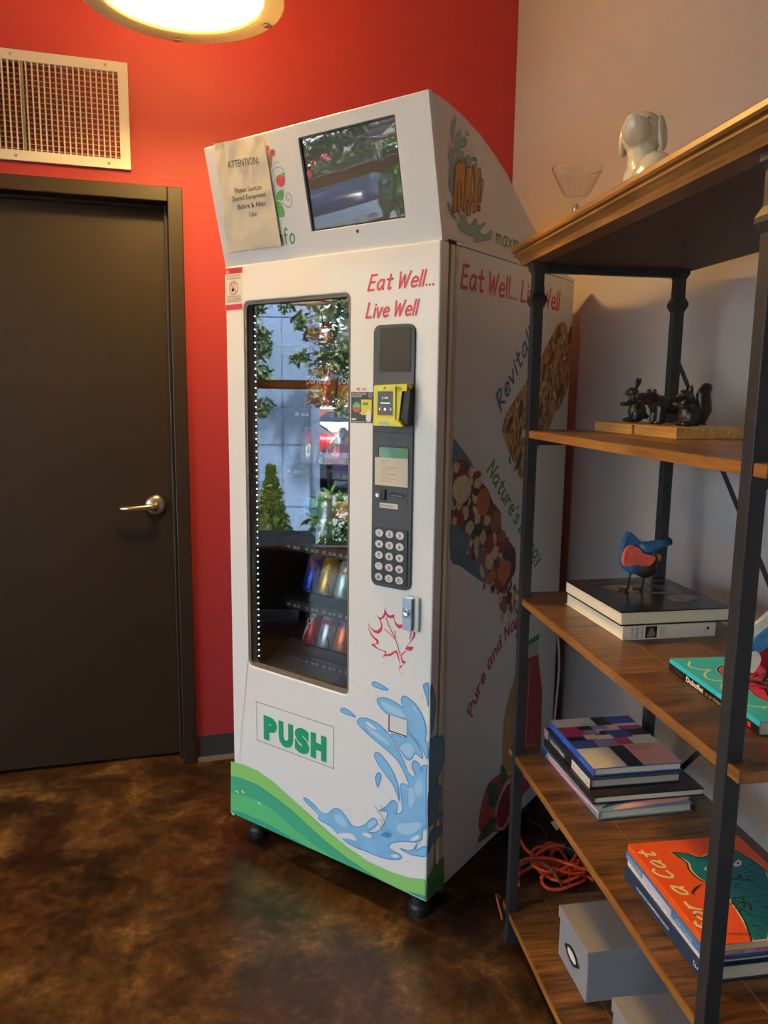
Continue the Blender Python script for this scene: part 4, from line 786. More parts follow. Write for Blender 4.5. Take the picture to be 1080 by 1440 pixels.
b.ribbon(FRT(3), [(.030, 1.606), (.037, 1.606), (.041, 1.592)], .0012, INK); b.poly(FRT(3), [(.027, 1.585), (.036, 1.588), (.033, 1.596), (.025, 1.592)], INK); b.build('warning_sticker', vm)
b = MB(); b.poly(FRT(1), [(.4358, 1.2505), (.502, 1.2515), (.5015, 1.325), (.4355, 1.3247)], M('sticker_slate', (44, 52, 60), .45)); b.text(FRT(2), 'PAY CONTACTLESS', .438, 1.3185, .0042, PAPER, wd=.043, bold=.02); b.text(FRT(2), 'PRESS START', .438, 1.3125, .0042, PAPER, wd=.031, bold=.02)
b.disc(FRT(2), .4525, 1.288, .0125, .0125, M('sticker_green', (78, 176, 104), .4), 24); b.poly(FRT(3), [(.4525 + .0105 * math.cos(R(180 + k * 15)), 1.287 + .0105 * math.sin(R(180 + k * 15))) for k in range(13)], M('sticker_red', (222, 66, 54), .4)); b.text(FRT(4), 'START', .4525, 1.289, .0042, PAPER, wd=.016, align='C')
b.poly(FRT(2), [(.467, 1.270), (.498, 1.270), (.498, 1.307), (.467, 1.307)], M('sticker_yellow', (226, 208, 56), .4)); b.poly(FRT(3), [(.472, 1.294), (.488, 1.294), (.488, 1.300), (.472, 1.300)], GREENINK)
b.poly(FRT(4), smooth_closed([(.482, 1.262), (.484, 1.277), (.489, 1.285), (.493, 1.280), (.497, 1.272), (.496, 1.257), (.486, 1.2555)]), M('sticker_hand', (240, 226, 206), .5)); b.poly(FRT(4), [(.460, 1.273), (.472, 1.281), (.468, 1.274)], PAPER)
b.ribbon(FRT(2), [(.4935 + .0055 * math.cos(k * R(20)), 1.3175 + .0055 * math.sin(k * R(20))) for k in range(18)], .0009, PAPER, True); b.ribbon(FRT(3), [(.494, 1.3205), (.4915, 1.3175), (.494, 1.3145)], .0011, PAPER); b.poly(FRT(2), [(.438, 1.257), (.452, 1.257), (.452, 1.2615), (.438, 1.2615)], PAPER); b.ribbon(FRT(2), [(.438, 1.2535), (.498, 1.254)], .0012, PAPER, cap=False)
b.disc(FRT(1), .456, 1.3315, .0032, .0032, M('brand_red', (224, 60, 40), .4)); b.disc(FRT(2), .4605, 1.3315, .0032, .0032, M('brand_orange', (240, 160, 50), .4)); b.text(FRT(1), 'VISA', .469, 1.329, .0052, M('brand_navy', (70, 84, 130), .4), shear=.2, bold=.02); b.build('contactless_sticker', vm)

# ---- topper artwork
b = MB(); TR, TOR = M('art_red', (216, 76, 60), .4, noise_amt=.25, noise_scale=60), M('art_leaf', (96, 172, 84), .4, noise_amt=.2, noise_scale=60); CU = M('art_curl', (150, 192, 176), .4)
for s_ in D['red_bits']: b.poly(TOP(1), smooth_closed(s_), TR)
b.poly(TOP(2), D['cone'], M('art_cone', (176, 116, 62), .5))
for s_ in D['leafs']: b.poly(TOP(2), smooth_closed(s_), TOR)
for k, s_ in enumerate(D['curls']): b.ribbon(TOP(1), smooth_open(s_), .0022, CU if k < 3 else M('art_vine', (128, 176, 104), .4))
b.build('topper_print', vm); b = MB(); b.hand(TOP(1), 'maxmenu.info', .043, .0325, .036, .0045, GREENINK, total=.219, slant=.04); b.build('web_lettering', vm)
b = MB(); WA = M('art_water', (146, 176, 176), .4)
for s_ in D['top_water']:
    P = smooth_closed(s_); b.poly(SID(1), P, WA); b.ribbon(SID(2), P, .002, M('art_water_edge', (116, 154, 164), .4), True, False)
b.build('topper_splash_print', vm)
b = MB(); MXO, MXI = M('max_gold', (206, 152, 78), .4), M('max_line', (92, 62, 36), .4)
for s_ in D['max']:
    b.poly(SID(4), s_, MXO); b.ribbon(SID(5), s_, .0028, MXI, True)
b.build('topper_lettering', vm); b = MB(); b.hand(SID(2), 'maxmenu.info', .2473, 1.6845, .036, .0045, GREENINK, total=.31, slant=.04); b.build('web_lettering', vm)

# ---- side artwork
b = MB(); b.hand(SID(1), 'Eat Well... Live Well', .0895, 1.5637, .0495, .0078, M('side_red', (196, 56, 62), .4), total=.556, slant=.07); b.build('side_slogan', vm)
b = MB(); b.hand(SID(1), 'Revitalize', .3063, 1.2814, .046, .0078, BLUEINK, total=.345, slant=.12, ang=R(48.5)); b.build('side_lettering', vm)
b = MB(); b.hand(SID(1), "Nature's Energy", .243, 1.1308, .044, .0075, GREENINK, total=.455, slant=.1, ang=R(-42.5)); b.build('side_lettering', vm)
b = MB(); b.hand(SID(1), 'Pure and Natural', .2065, .492, .036, .0078, M('side_crimson', (198, 70, 82), .4), total=.44, slant=.1, ang=R(60), arc=-.40); b.build('side_lettering', vm)
def granola(t, v):
    vo = t.nodes.new('ShaderNodeTexVoronoi'); vo.inputs['Scale'].default_value = 62; vo.inputs['Randomness'].default_value = 1
    mp = t.nodes.new('ShaderNodeMapping'); mp.inputs['Rotation'].default_value = (.6, 0, 0); mp.inputs['Scale'].default_value = (1, 1.6, .8); t.links.new(v, mp.inputs[0]); t.links.new(mp.outputs[0], vo.inputs['Vector'])
    sp = t.nodes.new('ShaderNodeSeparateColor'); t.links.new(vo.outputs['Color'], sp.inputs[0])
    c = tex_ramp(t, sp.outputs[0], [(.0, (134, 90, 50)), (.3, (194, 142, 84)), (.6, (222, 182, 122)), (1, (242, 220, 172))])
    d = tex_ramp(t, vo.outputs['Distance'], [(.0, (255, 255, 255)), (.55, (220, 205, 185)), (.85, (110, 78, 50))])
    return mix(t, .85, c, d, 'MULTIPLY'), None
GRA = ramp_mat('granola_print', granola, .45)
b = MB(); b.poly(SID(1), smooth_closed(D['bar'], 3), GRA)
for k, (y, z) in enumerate(D['oats']): b.disc(SID(2), y, z, .028, .011, M('raisin_print', (104, 70, 58), .5, noise_amt=.3, noise_scale=80), 14, .9 + .2 * (k % 3))
for k in range(70):
    y, z = random.uniform(.36, .72), random.uniform(1.12, 1.5)
    if abs((z - 1.08) - (y - .40) * 1.02 - .06) < .075: b.disc(SID(1.6), y, z, random.uniform(.008, .016), random.uniform(.004, .007), random.choice([M('oat_a', (222, 190, 132), .5), M('oat_b', (196, 150, 92), .5), M('oat_c', (236, 214, 168), .5), M('oat_d', (142, 94, 54), .5)]), 10, random.uniform(0, 3))
b.build('granola_bar_print', vm)
b = MB(); SCO = M('scoop_print', (96, 122, 140), .4, noise_amt=.25, noise_scale=9)
for s_ in D['scoop']: b.poly(SID(1), smooth_closed(s_, 3), SCO)
b.poly(SID(1.5), smooth_closed(D['nutmass'], 2), M('nut_base', (112, 72, 56), .45, noise_amt=.35, noise_scale=60))
def lump(b, fn, cy, cz, ry, rz, mat, a=0.0, jit=.16):
    ca, sa = math.cos(a), math.sin(a); P = []
    for k in range(9):
        t = k * 2 * math.pi / 9; j = 1 + random.uniform(-jit, jit); x, y = ry * j * math.cos(t), rz * j * math.sin(t); P.append((cy + x * ca - y * sa, cz + x * sa + y * ca))
    b.poly(fn, smooth_closed(P, 3), mat)
NM = [M('nut_cream', (218, 194, 154), .45, noise_amt=.22, noise_scale=80), M('nut_cran', (150, 62, 52), .45, noise_amt=.25, noise_scale=80), M('nut_apricot', (198, 112, 60), .45, noise_amt=.15, noise_scale=60), M('nut_banana', (228, 210, 172), .45, noise_amt=.12, noise_scale=60), M('nut_raisin', (84, 50, 52), .45, noise_amt=.3, noise_scale=90), M('nut_almond', (158, 102, 60), .45, noise_amt=.2, noise_scale=70)]
for k, (y, z, ry, rz, q) in enumerate(D['nuts']): lump(b, SID(2 + .6 * (k % 3)), y, z, ry, rz, NM[q], .3 * math.sin(k * 2.1), .12)
random.seed(21)
for k in range(90):
    f_ = random.random(); y = .10 + f_ * .40 + random.uniform(-.03, .03); z = 1.06 - f_ * .40 + random.uniform(-.055, .055)
    lump(b, SID(1.75), y, z, random.uniform(.005, .012), random.uniform(.010, .020), random.choice([NM[0], NM[0], NM[1], NM[4], NM[5], NM[3], NM[4]]), random.uniform(-.8, .8), .22)
b.build('nut_scoop_print', vm)
b = MB(); JR = M('juice_red', (168, 46, 48), .35, noise_amt=.2, noise_scale=12)
b.poly(SID(1), smooth_closed(D['yellow'], 3), M('juice_amber', (188, 150, 70), .35)); b.poly(SID(2), D['redbottle'], JR); b.poly(SID(2), D['bottleneck'], M('bottle_clear', (190, 196, 190), .3)); b.poly(SID(3), D['bottlecap'], M('bottle_cap', (44, 128, 84), .4))
P = D['redbottle']; b.ribbon(SID(3), [((P[0][0] * .7 + P[1][0] * .3), P[0][1] - .02), ((P[5][0] * .8 + P[4][0] * .2), P[5][1])], .008, M('juice_shine', (206, 120, 116), .3), cap=False); b.ribbon(SID(3), [P[1], P[2], P[3]], .003, M('juice_shine', (0, 0, 0)), cap=False); b.build('juice_bottle_print', vm)
b = MB(); b.poly(SID(2), smooth_closed(D['fruit'][0]), M('fruit_pink', (190, 88, 96), .4, noise_amt=.2, noise_scale=20)); b.poly(SID(3), smooth_closed(D['fruit'][1]), M('fruit_rind', (222, 176, 172), .4)); b.poly(SID(4), smooth_closed(D['fruit'][2]), M('fruit_flesh', (146, 58, 66), .4, noise_amt=.35, noise_scale=70))
for s_ in D['fruitleaf']: b.poly(SID(5), smooth_closed(s_), M('fruit_leaf', (66, 112, 78), .4, noise_amt=.2, noise_scale=40))
b.build('fruit_print', vm)
b = MB(); b.ribbon(SID(1), [(.0715, ZB + .01), (.0715, ZT - .005)], .0012, M('panel_joint', (120, 112, 100), .6), cap=False); b.build('side_panel_joint', vm)

# ---- taped notice (its own thing)
pn = thing('paper_notice', 'cream paper sheet reading ATTENTION taped to the vending machine topper', 'notice', MACH)
QC = [(.0192, .032), (.2155, .0307), (.2124, .2828), (.0417, .2922)]
def bil(u, v):
    a = [(1 - u) * (1 - v), u * (1 - v), u * v, (1 - u) * v]; return sum(w_ * q[0] for w_, q in zip(a, QC)), sum(w_ * q[1] for w_, q in zip(a, QC))
def crinkle(u, v): return .0042 + .0016 * noise.noise(V3((u * 3.1, v * 4.3, 2.2))) + .0012 * noise.noise(V3((u * 9, v * 7, 5))) + .0025 * (max(0, u - .8) * 5) ** 2 * (1 - v)
def pfn(u, v, k=0.0): x, y = bil(u, v); return T3(x, y, crinkle(u, v) + k)
b = MB(); n = 28; vs = [pfn(i / n, j / n, e) for e in (0, .0003) for j in range(n + 1) for i in range(n + 1)]; q = (n + 1) ** 2
b.add(vs, [(e * q + j * (n + 1) + i, e * q + j * (n + 1) + i + 1, e * q + (j + 1) * (n + 1) + i + 1, e * q + (j + 1) * (n + 1) + i) for e in (0, 1) for j in range(n) for i in range(n)], M('notice_paper', (232, 220, 196), .75, spec=.2), True); b.build('sheet', pn)
b = MB(); tf = lambda u, v: pfn(u, v, .0012); NI = M('notice_ink', (66, 62, 66), .7)
b.text(tf, 'ATTENTION:', .22, .765, .066, NI, wd=.62)
for s_, u, v, wd in (('Please Sanitize', .30, .535, .52), ('Shared Equipment', .225, .465, .65), ('Before & After', .32, .385, .52), ('Use', .51, .305, .14)): b.text(tf, s_, u, v, .047, NI, wd=wd)
b.build('notice_lettering', pn)
TAPE = glass_mat('clear_tape', (.97, .95, .9), .6, .25, .03)
for (u0, u1, v0, v1) in ((.0, .2, .94, 1.03), (.82, 1.05, .93, 1.02), (.5, .95, -.03, .03)): b = MB(); b.add([pfn(u0, v0, .0006), pfn(u1, v0, .0006), pfn(u1, v1, .0006), pfn(u0, v1, .0006)], [(0, 1, 2, 3)], TAPE); b.build('tape', pn)
# power cord hanging behind the machine
b = MB(); b.tube([tuple(p) for p in smooth_open([(.675, .7425, .60), (.684, .753, .53), (.6865, .757, .45), (.684, .753, .35), (.68, .751, .25), (.66, .765, .1), (.62, .785, .006), (.55, .79, .006)])], .0038, M('cord_cream', (214, 204, 186), .5), 8)
o = b.build('cable', mx=MACH); tag(o, 'cream power cable hanging down behind the vending machine back corner', 'cable')

# ================================================================ PRODUCTS BEHIND THE GLASS
PG = 'products in the vending machine'
def cyl_fn(r, k=0.0): return lambda u, v: V3(((r + k) * math.sin(u / r), -(r + k) * math.cos(u / r), v))
def can(x, z, label, col, band=None, txt=None, tcol=None, extra=None, y=.185, lean=-22, h=.116, r=.0275, rot=0):
    t = thing('drink_can', label, 'drink can', MACH @ T((x, y, z + r * math.sin(R(-lean)) + .0)) @ RX(lean) @ RZ(rot), PG)
    m_ = M('can_' + col[0], col[1], .28, metal=.55, spec=.6)
    b = MB(); b.lathe([(r * .8, .006), (r, .012), (r, h - .014), (r * .86, h - .004)], m_, None, 28); b.build('can_body', t)
    b = MB(); b.lathe([(r * .86, h - .004), (r * .88, h), (r * .8, h - .001), (r * .78, h - .005), (0, h - .005)], CHROME, None, 28); b.lathe([(0, .008), (r * .6, .008), (r * .72, .0), (r * .8, .006)], CHROME, None, 28); b.build('can_ends', t)
    b = MB(); f = cyl_fn(r, .0004)
    if extra: extra(b, f)
    if txt: b.text(cyl_fn(r, .0009), txt[0], txt[1], txt[2], txt[3], M('can_ink_' + txt[4][0], txt[4][1], .4), wd=txt[5], bold=.03, align='C', ang=R(txt[6]) if len(txt) > 6 else 0)
    if b.v: b.build('can_print', t)
    return t
WH = ('white', (236, 236, 238)); K = {}
def grid_disc(b, f, cx, cy, r, m0, m1, m2):
    for k in range(16):
        v0 = -1 + k / 8; v1 = v0 + 1 / 8; w0 = math.sqrt(max(0, 1 - v0 * v0)); w1 = math.sqrt(max(0, 1 - v1 * v1)); mm = (v0 + v1) / 2
        m_ = m0 if mm > .3 else (m2 if mm < -.3 else m1); b.add([f(cx - w0 * r, cy + v0 * r), f(cx, cy + v0 * r), f(cx + w0 * r, cy + v0 * r), f(cx + w1 * r, cy + v1 * r), f(cx, cy + v1 * r), f(cx - w1 * r, cy + v1 * r)], [(0, 1, 4, 5), (1, 2, 3, 4)], m_)
z5, z6 = LEVELS[50] + .017, LEVELS[60] + .017
can(.137, z5, 'blue cola can with a red, white and blue roundel, middle row behind the glass', ('blue', (24, 56, 170)), txt=('PEPSI', 0, .062, .014, ('navy', (20, 30, 90)), .046), extra=lambda b, f: grid_disc(b, f, 0, .068, .026, M('roundel_red', (220, 50, 50), .4), M('roundel_white', (238, 238, 240), .4), M('roundel_blue', (30, 80, 200), .4)))
can(.194, z5, 'yellow drink can next to the blue cola can behind the glass', ('yellow', (226, 176, 28)), txt=('Brisk', .0, .07, .014, ('cream', (250, 240, 200)), .04, 40), extra=lambda b, f: b.poly(f, smooth_closed([(-.03, .0125), (.01, .0125), (-.005, .03), (-.02, .04)]), M('can_dark', (60, 50, 30), .4)))
can(.258, z5, 'pale green and red drink can, third along the middle row behind the glass', ('palegreen', (196, 214, 200)), extra=lambda b, f: b.ribbon(f, smooth_open([(-.018, .074), (-.006, .082), (.004, .074), (.018, .084)]), .006, M('can_rose', (196, 90, 100), .4)).poly(f, [(-.04, .015), (-.005, .015), (-.012, .05), (-.04, .06)], M('can_redpatch', (190, 44, 54), .4)))
can(.322, z5, 'pink drink can at the right end of the middle row behind the glass', ('pink', (216, 70, 130)))
can(.137, z6, 'red cola can in the bottom row behind the glass', ('red', (176, 22, 30)), txt=('Coca-Cola', 0, .055, .02, WH, .085, 70))
can(.194, z6, 'silver cola can with red lettering in the bottom row behind the glass', ('silver', (198, 200, 204)), txt=('Coke', 0, .074, .022, ('red3', (200, 30, 44)), .056))
can(.256, z6, 'orange soda can with blue lettering in the bottom row behind the glass', ('orange', (228, 116, 50)), txt=('FANTA', 0, .076, .021, ('blue3', (40, 66, 170)), .058), extra=lambda b, f: b.poly(f, [(-.032, .066), (.032, .072), (.034, .106), (-.03, .104)], M('can_lilac', (190, 190, 214), .4)))
can(.318, z6, 'plain orange soda can at the right end of the bottom row behind the glass', ('orange', (0, 0, 0)))
def bottle(x, z, label, cap, lab, y=.185, h=.20, r=.03, lean=-16, fill=None):
    t = thing('bottle', label, 'bottle', MACH @ T((x, y, z + r * math.sin(R(-lean)))) @ RX(lean), PG)
    b = MB(); b.lathe([(r * .7, 0), (r, .006), (r, .05), (r * .93, .056), (r, .062), (r, .12), (r * .85, .15), (r * .45, .178), (r * .42, .19)], fill or CLEARPLASTIC, None, 24); b.build('bottle_body', t)
    b = MB(); b.lathe([(r * 1.02, .066), (r * 1.02, .112)], lab, None, 24, ends=False); b.build('label', t)
    b = MB(); b.lathe([(r * .5, .186), (r * .5, .203), (0, .204)], cap, None, 18); b.build('cap', t)
    return t
z4 = LEVELS[40] + .017
bottle(.122, z4, 'clear water bottle with a blue label, left of its row behind the glass', M('cap_blue', (60, 140, 210), .4), M('label_blue', (70, 160, 220), .4))
bottle(.255, z4, 'clear bottle with orange and white label behind the glass', M('cap_white', (226, 230, 232), .4), M('label_orange', (216, 130, 80), .4, noise_amt=.4, noise_scale=50))
bottle(.32, z4, 'clear bottle with white label at the right of its row behind the glass', M('cap_white', (0, 0, 0)), M('label_white', (224, 228, 226), .4))
t = thing('drink_can', 'silver striped can lying between the bottles behind the glass', 'drink can', MACH @ T((.19, .19, z4 + .012)) @ RX(-14), PG)
b = MB(); b.lathe([(.024, 0), (.028, .008), (.028, .12), (.024, .13), (0, .13)], M('can_grey', (176, 182, 192), .3, metal=.5), None, 24); b.build('can_body', t)
b = MB(); b.poly(cyl_fn(.028, .0006), [(-.03, .02), (.015, .02), (.03, .06), (-.01, .07)], M('can_peach', (214, 166, 140), .5)); b.text(cyl_fn(.028, .001), 'SUPER', 0, .1, .014, M('can_ink_dark', (40, 60, 60), .4), wd=.05, align='C'); b.build('can_print', t)
def bag(x, z, w_, h, label, c1, c2, txt=None, tc=(236, 238, 242), rot=0, y=.20):
    t = thing('snack_bag', label, 'snack bag', MACH @ T((x, y, z)) @ RX(-10) @ RZ(rot), PG)
    m1, m2 = M('bag_%d_%d_%d' % c1, c1, .22, metal=.35, spec=.6), M('bag_%d_%d_%d' % c2, c2, .22, metal=.35, spec=.6)
    def S3(u, v, s): 
        e = max(0, 1 - (2 * abs(u)) ** 3) * max(0, 1 - (2 * abs(v - .5)) ** 4); wr = .004 * noise.noise(V3((u * 7 + x * 50, v * 7, s * 3 + z * 9)))
        return V3((u * w_ * (1 - .06 * e), s * (.022 * e ** .6 + .0006) + wr * e, v * h))
    n = 14; b = MB()
    for s in (-1, 1):
        vs = [S3(i / n - .5, j / n, s) for j in range(n + 1) for i in range(n + 1)]
        for j in range(n):
            b.add([vs[(j + dj) * (n + 1) + i] for dj in (0, 1) for i in range(n + 1)], [(i, i + 1, n + 2 + i, n + 1 + i) for i in range(n)], m1 if j > n * .45 else m2, True)
    b.build('pouch', t)
    b = MB(); f = lambda u, v: S3(u / w_, v / h, -1) + V3((0, -.0012, 0))
    b.poly(f, smooth_closed([(-w_ * .3, h * .3), (0, h * .2), (w_ * .3, h * .32), (w_ * .15, h * .5), (-w_ * .1, h * .48)], 2), M('bag_art', (226, 166, 60), .4, noise_amt=.3, noise_scale=50))
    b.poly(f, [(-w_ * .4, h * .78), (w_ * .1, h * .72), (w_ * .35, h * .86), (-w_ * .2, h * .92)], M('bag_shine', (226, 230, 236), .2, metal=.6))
    if txt: b.text(f, txt, 0, h * .52, h * .19, M('bag_ink_%d' % tc[0], tc, .4), wd=w_ * .86, bold=.03, align='C', shear=.1)
    b.build('bag_print', t); return t
z1, z2, z3 = [LEVELS[k] + .0165 for k in (10, 20, 30)]
bag(.158, z1, .105, .118, 'red and silver snack bag, left of the top row behind the glass', (206, 208, 214), (196, 38, 44))
bag(.275, z1, .105, .124, 'blue and silver snack bag at the right of the top row behind the glass', (40, 76, 160), (206, 208, 214))
bag(.158, z2, .108, .125, 'red and orange chip bag on the second row behind the glass', (196, 60, 44), (206, 90, 60), 'Doritos')
bag(.277, z2, .108, .125, 'black and orange chip bag next to the red one behind the glass', (40, 44, 56), (214, 130, 50), 'Doritos')
bag(.118, z3, .06, .112, 'small red and white snack packet on the third row behind the glass', (216, 70, 66), (232, 226, 222))
bag(.218, z3, .075, .125, 'white, green and red candy packet on the third row behind the glass', (226, 230, 226), (216, 90, 80))
bag(.31, z3, .08, .135, 'orange and pink candy packet at the right of the third row behind the glass', (232, 110, 60), (226, 80, 110))
# ================================================================ SHELVING UNIT
SL, SD_, PA = .8087, .325, .0223        # post-to-post length, depth to the back posts, post size
ZL = [1.618, 1.246, .8685, .4876, .083]   # board tops (first: underside of the top board + a bit)
sh = thing('bookshelf', 'open black steel and brown wood shelving unit standing along the grey wall', 'shelf', SHELF)
TH = .0165
POSTS = [(0, 0), (0, -SL + PA), (SD_, 0), (SD_, -SL + PA)]   # min corner y of each post is y - PA .. y
for (px_, py_) in POSTS:
    x0, x1 = px_, px_ + PA; y1 = py_; y0 = py_ - PA; cx, cy = (x0 + x1) / 2, (y0 + y1) / 2
    b = MB(); b.box((x0, y0, .02), (x1, y1, 1.585), STEEL); po_ = b.build('post', sh, bevel=.0012)
    def sq(rs):
        vs = []; fs = []
        for (r_, z) in rs: vs += [(cx - r_, cy - r_, z), (cx + r_, cy - r_, z), (cx + r_, cy + r_, z), (cx - r_, cy + r_, z)]
        for i in range(len(rs) - 1):
            for k in range(4): fs.append((i * 4 + k, i * 4 + (k + 1) % 4, i * 4 + 4 + (k + 1) % 4, i * 4 + 4 + k))
        return vs, fs + [(3, 2, 1, 0), tuple(range(len(vs) - 4, len(vs)))]
    h_ = PA / 2
    b = MB(); b.add(*sq([(h_ * 1.35, 0), (h_ * 1.35, .008), (h_, .034), (h_, .036)]), STEEL); b.build('post_foot', po_, bevel=.0006)
    b = MB(); b.add(*sq([(h_, 1.508), (h_ * 1.5, 1.520), (h_ * 1.5, 1.527), (h_, 1.539)]), STEEL); b.build('post_collar', po_, bevel=.0006); b = MB(); b.add(*sq([(h_, 1.578), (h_ * 1.45, 1.588), (h_ * 1.45, 1.600)]), STEEL); b.build('post_cap', po_, bevel=.0006)
# boards, notched round the posts
OV = .025
for k, z in enumerate(ZL[1:]):
    x0, x1 = .0015, SD_ + PA - .0015; ya, yb = OV - .0, -SL - OV; n_ = PA + .001
    P = [(x0, -n_), (x0, -SL + n_), (n_, -SL + n_), (n_, -SL - .001), (x0, -SL - .001), (x0, yb), (x1, yb), (x1, -SL - .001), (SD_ - .001, -SL - .001), (SD_ - .001, -SL + n_), (x1, -SL + n_), (x1, -n_), (SD_ - .001, -n_), (SD_ - .001, .001), (x1, .001), (x1, ya), (x0, ya), (x0, .001), (n_, .001), (n_, -n_)]
    b = MB(); b.prism(space((0, 0, 0), (1, 0, 0), (0, 1, 0), (0, 0, 1)), P, z - TH, z - .0012, WOODEDGE); b.prism(space((0, 0, 0), (1, 0, 0), (0, 1, 0), (0, 0, 1)), [(p[0] + (.0015 if p[0] < .01 else 0), p[1]) for p in P], z - .0013, z, WOOD)
    bd = b.build('shelf_board', sh, bevel=.0012)
    b = MB()
    for q in (.105, .222): b.box((q, yb + .002, z - .0003), (q + .0016, ya - .002, z + .00025), M('board_joint', (150, 108, 58), .5))
    b.build('plank_joint', bd)
    for y in (0, -SL + PA):
        b = MB(); b.box((PA, y - PA + .002, z - TH - .016), (SD_, y - .002, z - TH - .0003), STEEL); b.build('side_rail', sh)
# moulded top board
zt0, zt1 = 1.598, 1.6425; b = MB()
pr = [(.0, zt0), (-.014, zt0 + .002), (-.015, zt0 + .006), (-.018, zt0 + .013), (-.024, zt0 + .019), (-.0285, zt0 + .0225), (-.0285, zt0 + .0255), (-.0255, zt0 + .0265), (-.0255, zt0 + .0285), (-.031, zt0 + .030), (-.033, zt0 + .034), (-.032, zt0 + .0415), (-.029, zt1), (.0, zt1)]
xb, ya, yb = SD_ + PA + .02, .012, -SL - .012; n = len(pr); vs = []
for (d_, z) in pr: vs += [(d_ if d_ < 0 else .02, ya + (-d_ if d_ < 0 else -.02), z), (d_ if d_ < 0 else .02, yb + (d_ if d_ < 0 else .02), z), (xb, yb + (d_ if d_ < 0 else .02), z), (xb, ya + (-d_ if d_ < 0 else -.02), z)]
fs = [(i * 4 + k, i * 4 + (k + 1) % 4, i * 4 + 4 + (k + 1) % 4, i * 4 + 4 + k) for i in range(n - 1) for k in range(4)]
b.add(vs, fs, WOODEDGE); tbd = None
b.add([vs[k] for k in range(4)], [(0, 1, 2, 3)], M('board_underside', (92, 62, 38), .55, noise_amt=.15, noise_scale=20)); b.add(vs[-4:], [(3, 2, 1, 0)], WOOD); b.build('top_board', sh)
for y in (0, -SL + PA):
    b = MB(); b.box((PA, y - PA + .003, zt0 - .017), (SD_, y - .003, zt0 - .0003), STEEL); b.build('side_rail', sh)
for (p, q) in (((.343, -.004, 1.415), (.343, -SL + .004, .525)), ((.346, -.004, .335), (.346, -SL + .004, 1.235))):
    p, q = V3(p), V3(q); d = (q - p); L = d.length; a = math.atan2(d.z, d.y); mx = T(p) @ Matrix.Rotation(a, 4, 'X')
    b = MB(); b.box((-.001, 0, -.006), (.001, L, .006), STEEL, mx); b.build('cross_brace', sh)

# ================================================================ THINGS ON THE SHELVES
def S(x, y, z, rz=0): return SHELF @ T((x, y, z)) @ RZ(rz)
# ---- level 2: bamboo blocks with animal figures
z = ZL[1]
def block(x0, y0, w_, l_, rz, label):
    t = MB(); t.box((0, -l_, 0), (w_, 0, .0203), BAMBOO); return tag(t.build('bamboo_block', mx=S(x0, y0, z + .0003, rz), bevel=.001), label, 'wooden block', 'bamboo blocks under the animal figures')
block(.150, -.030, .148, .156, 3, 'bamboo block farther along the shelf, under the rabbit figurine')
block(.160, -.194, .150, .146, 3, 'bamboo block nearer the camera, under the bear and squirrel figurines')
IRON = M('black_cast_iron', (30, 29, 29), .38, spec=.55, noise_amt=.15, noise_scale=120)
RM = lambda vx, it=6: [('REMESH', dict(mode='VOXEL', voxel_size=vx, use_smooth_shade=True)), ('SMOOTH', dict(factor=.5, iterations=it))]
def cap(b, p, q, r0, r1, mat, n=7):
    p, q = V3(p), V3(q)
    for i in range(n): f = i / (n - 1); rr = r0 + (r1 - r0) * f; b.ell(p.lerp(q, f), (rr, rr, rr), mat, None, 12, 8)
def rot(ax, d): return Matrix.Rotation(R(d), 3, ax)
# rabbit, facing -x
t = thing('rabbit_figurine', 'black upright rabbit figurine with long ears on the bamboo block', 'figurine', S(.222, -.072, z + .021, -8) @ Matrix.Scale(.88, 4), 'black animal figurines')
b = MB(); b.ell((.004, 0, .026), (.0225, .019, .0265), IRON); b.ell((-.005, 0, .05), (.0125, .0125, .021), IRON, rot('Y', -12)); b.ell((-.009, 0, .073), (.015, .0105, .0115), IRON, rot('Y', 20)); b.ell((-.021, 0, .071), (.0085, .0065, .007), IRON)
for s in (-1, 1):
    cap(b, (-.008, s * .009, .053), (-.022, s * .008, .044), .0055, .0048, IRON); cap(b, (-.022, s * .008, .044), (-.033, s * .005, .0445), .0048, .0055, IRON)
    b.ell((-.012, s * .011, .006), (.017, .007, .006), IRON); b.ell((.002, s * .014, .02), (.014, .009, .017), IRON)
b.ell((.027, 0, .015), (.007, .007, .007), IRON); b.build('body', t, mods=RM(.0016))
for s, x1 in ((-1, -.001), (1, .012)):
    b = MB(); b.ell(((-.003 + x1) / 2 - .001, s * .0055, .0925), (.0052, .0028, .0155), IRON, rot('Y', 6 if s < 0 else 28)); b.build('ear', t)
# bear
t = thing('bear_figurine', 'black bear figurine standing on four legs between rabbit and squirrel', 'figurine', S(.222, -.194, z + .021, 4) @ Matrix.Diagonal((1.12, .95, .88, 1)), 'black animal figurines')
b = MB(); b.ell((.018, 0, .044), (.040, .0205, .0195), IRON, rot('Y', -4)); b.ell((-.012, 0, .047), (.022, .0185, .02), IRON); b.ell((-.03, 0, .058), (.0185, .0145, .0145), IRON, rot('Y', -25)); b.ell((-.045, 0, .062), (.0125, .0105, .0095), IRON); b.ell((-.054, 0, .0635), (.0055, .0065, .0055), IRON)
for x, s in ((-.012, -1), (-.012, 1), (.042, -1), (.042, 1)): cap(b, (x, s * .011, .038), (x - .002, s * .0115, .0085), .0115, .0085, IRON); b.ell((x - .004, s * .0115, .0045), (.010, .008, .0045), IRON)
b.ell((.057, 0, .05), (.006, .006, .006), IRON); b.build('body', t, mods=RM(.0016))
for s in (-1, 1):
    b = MB(); b.ell((-.028, s * .0105, .0745), (.0035, .0055, .0055), IRON); b.build('ear', t)
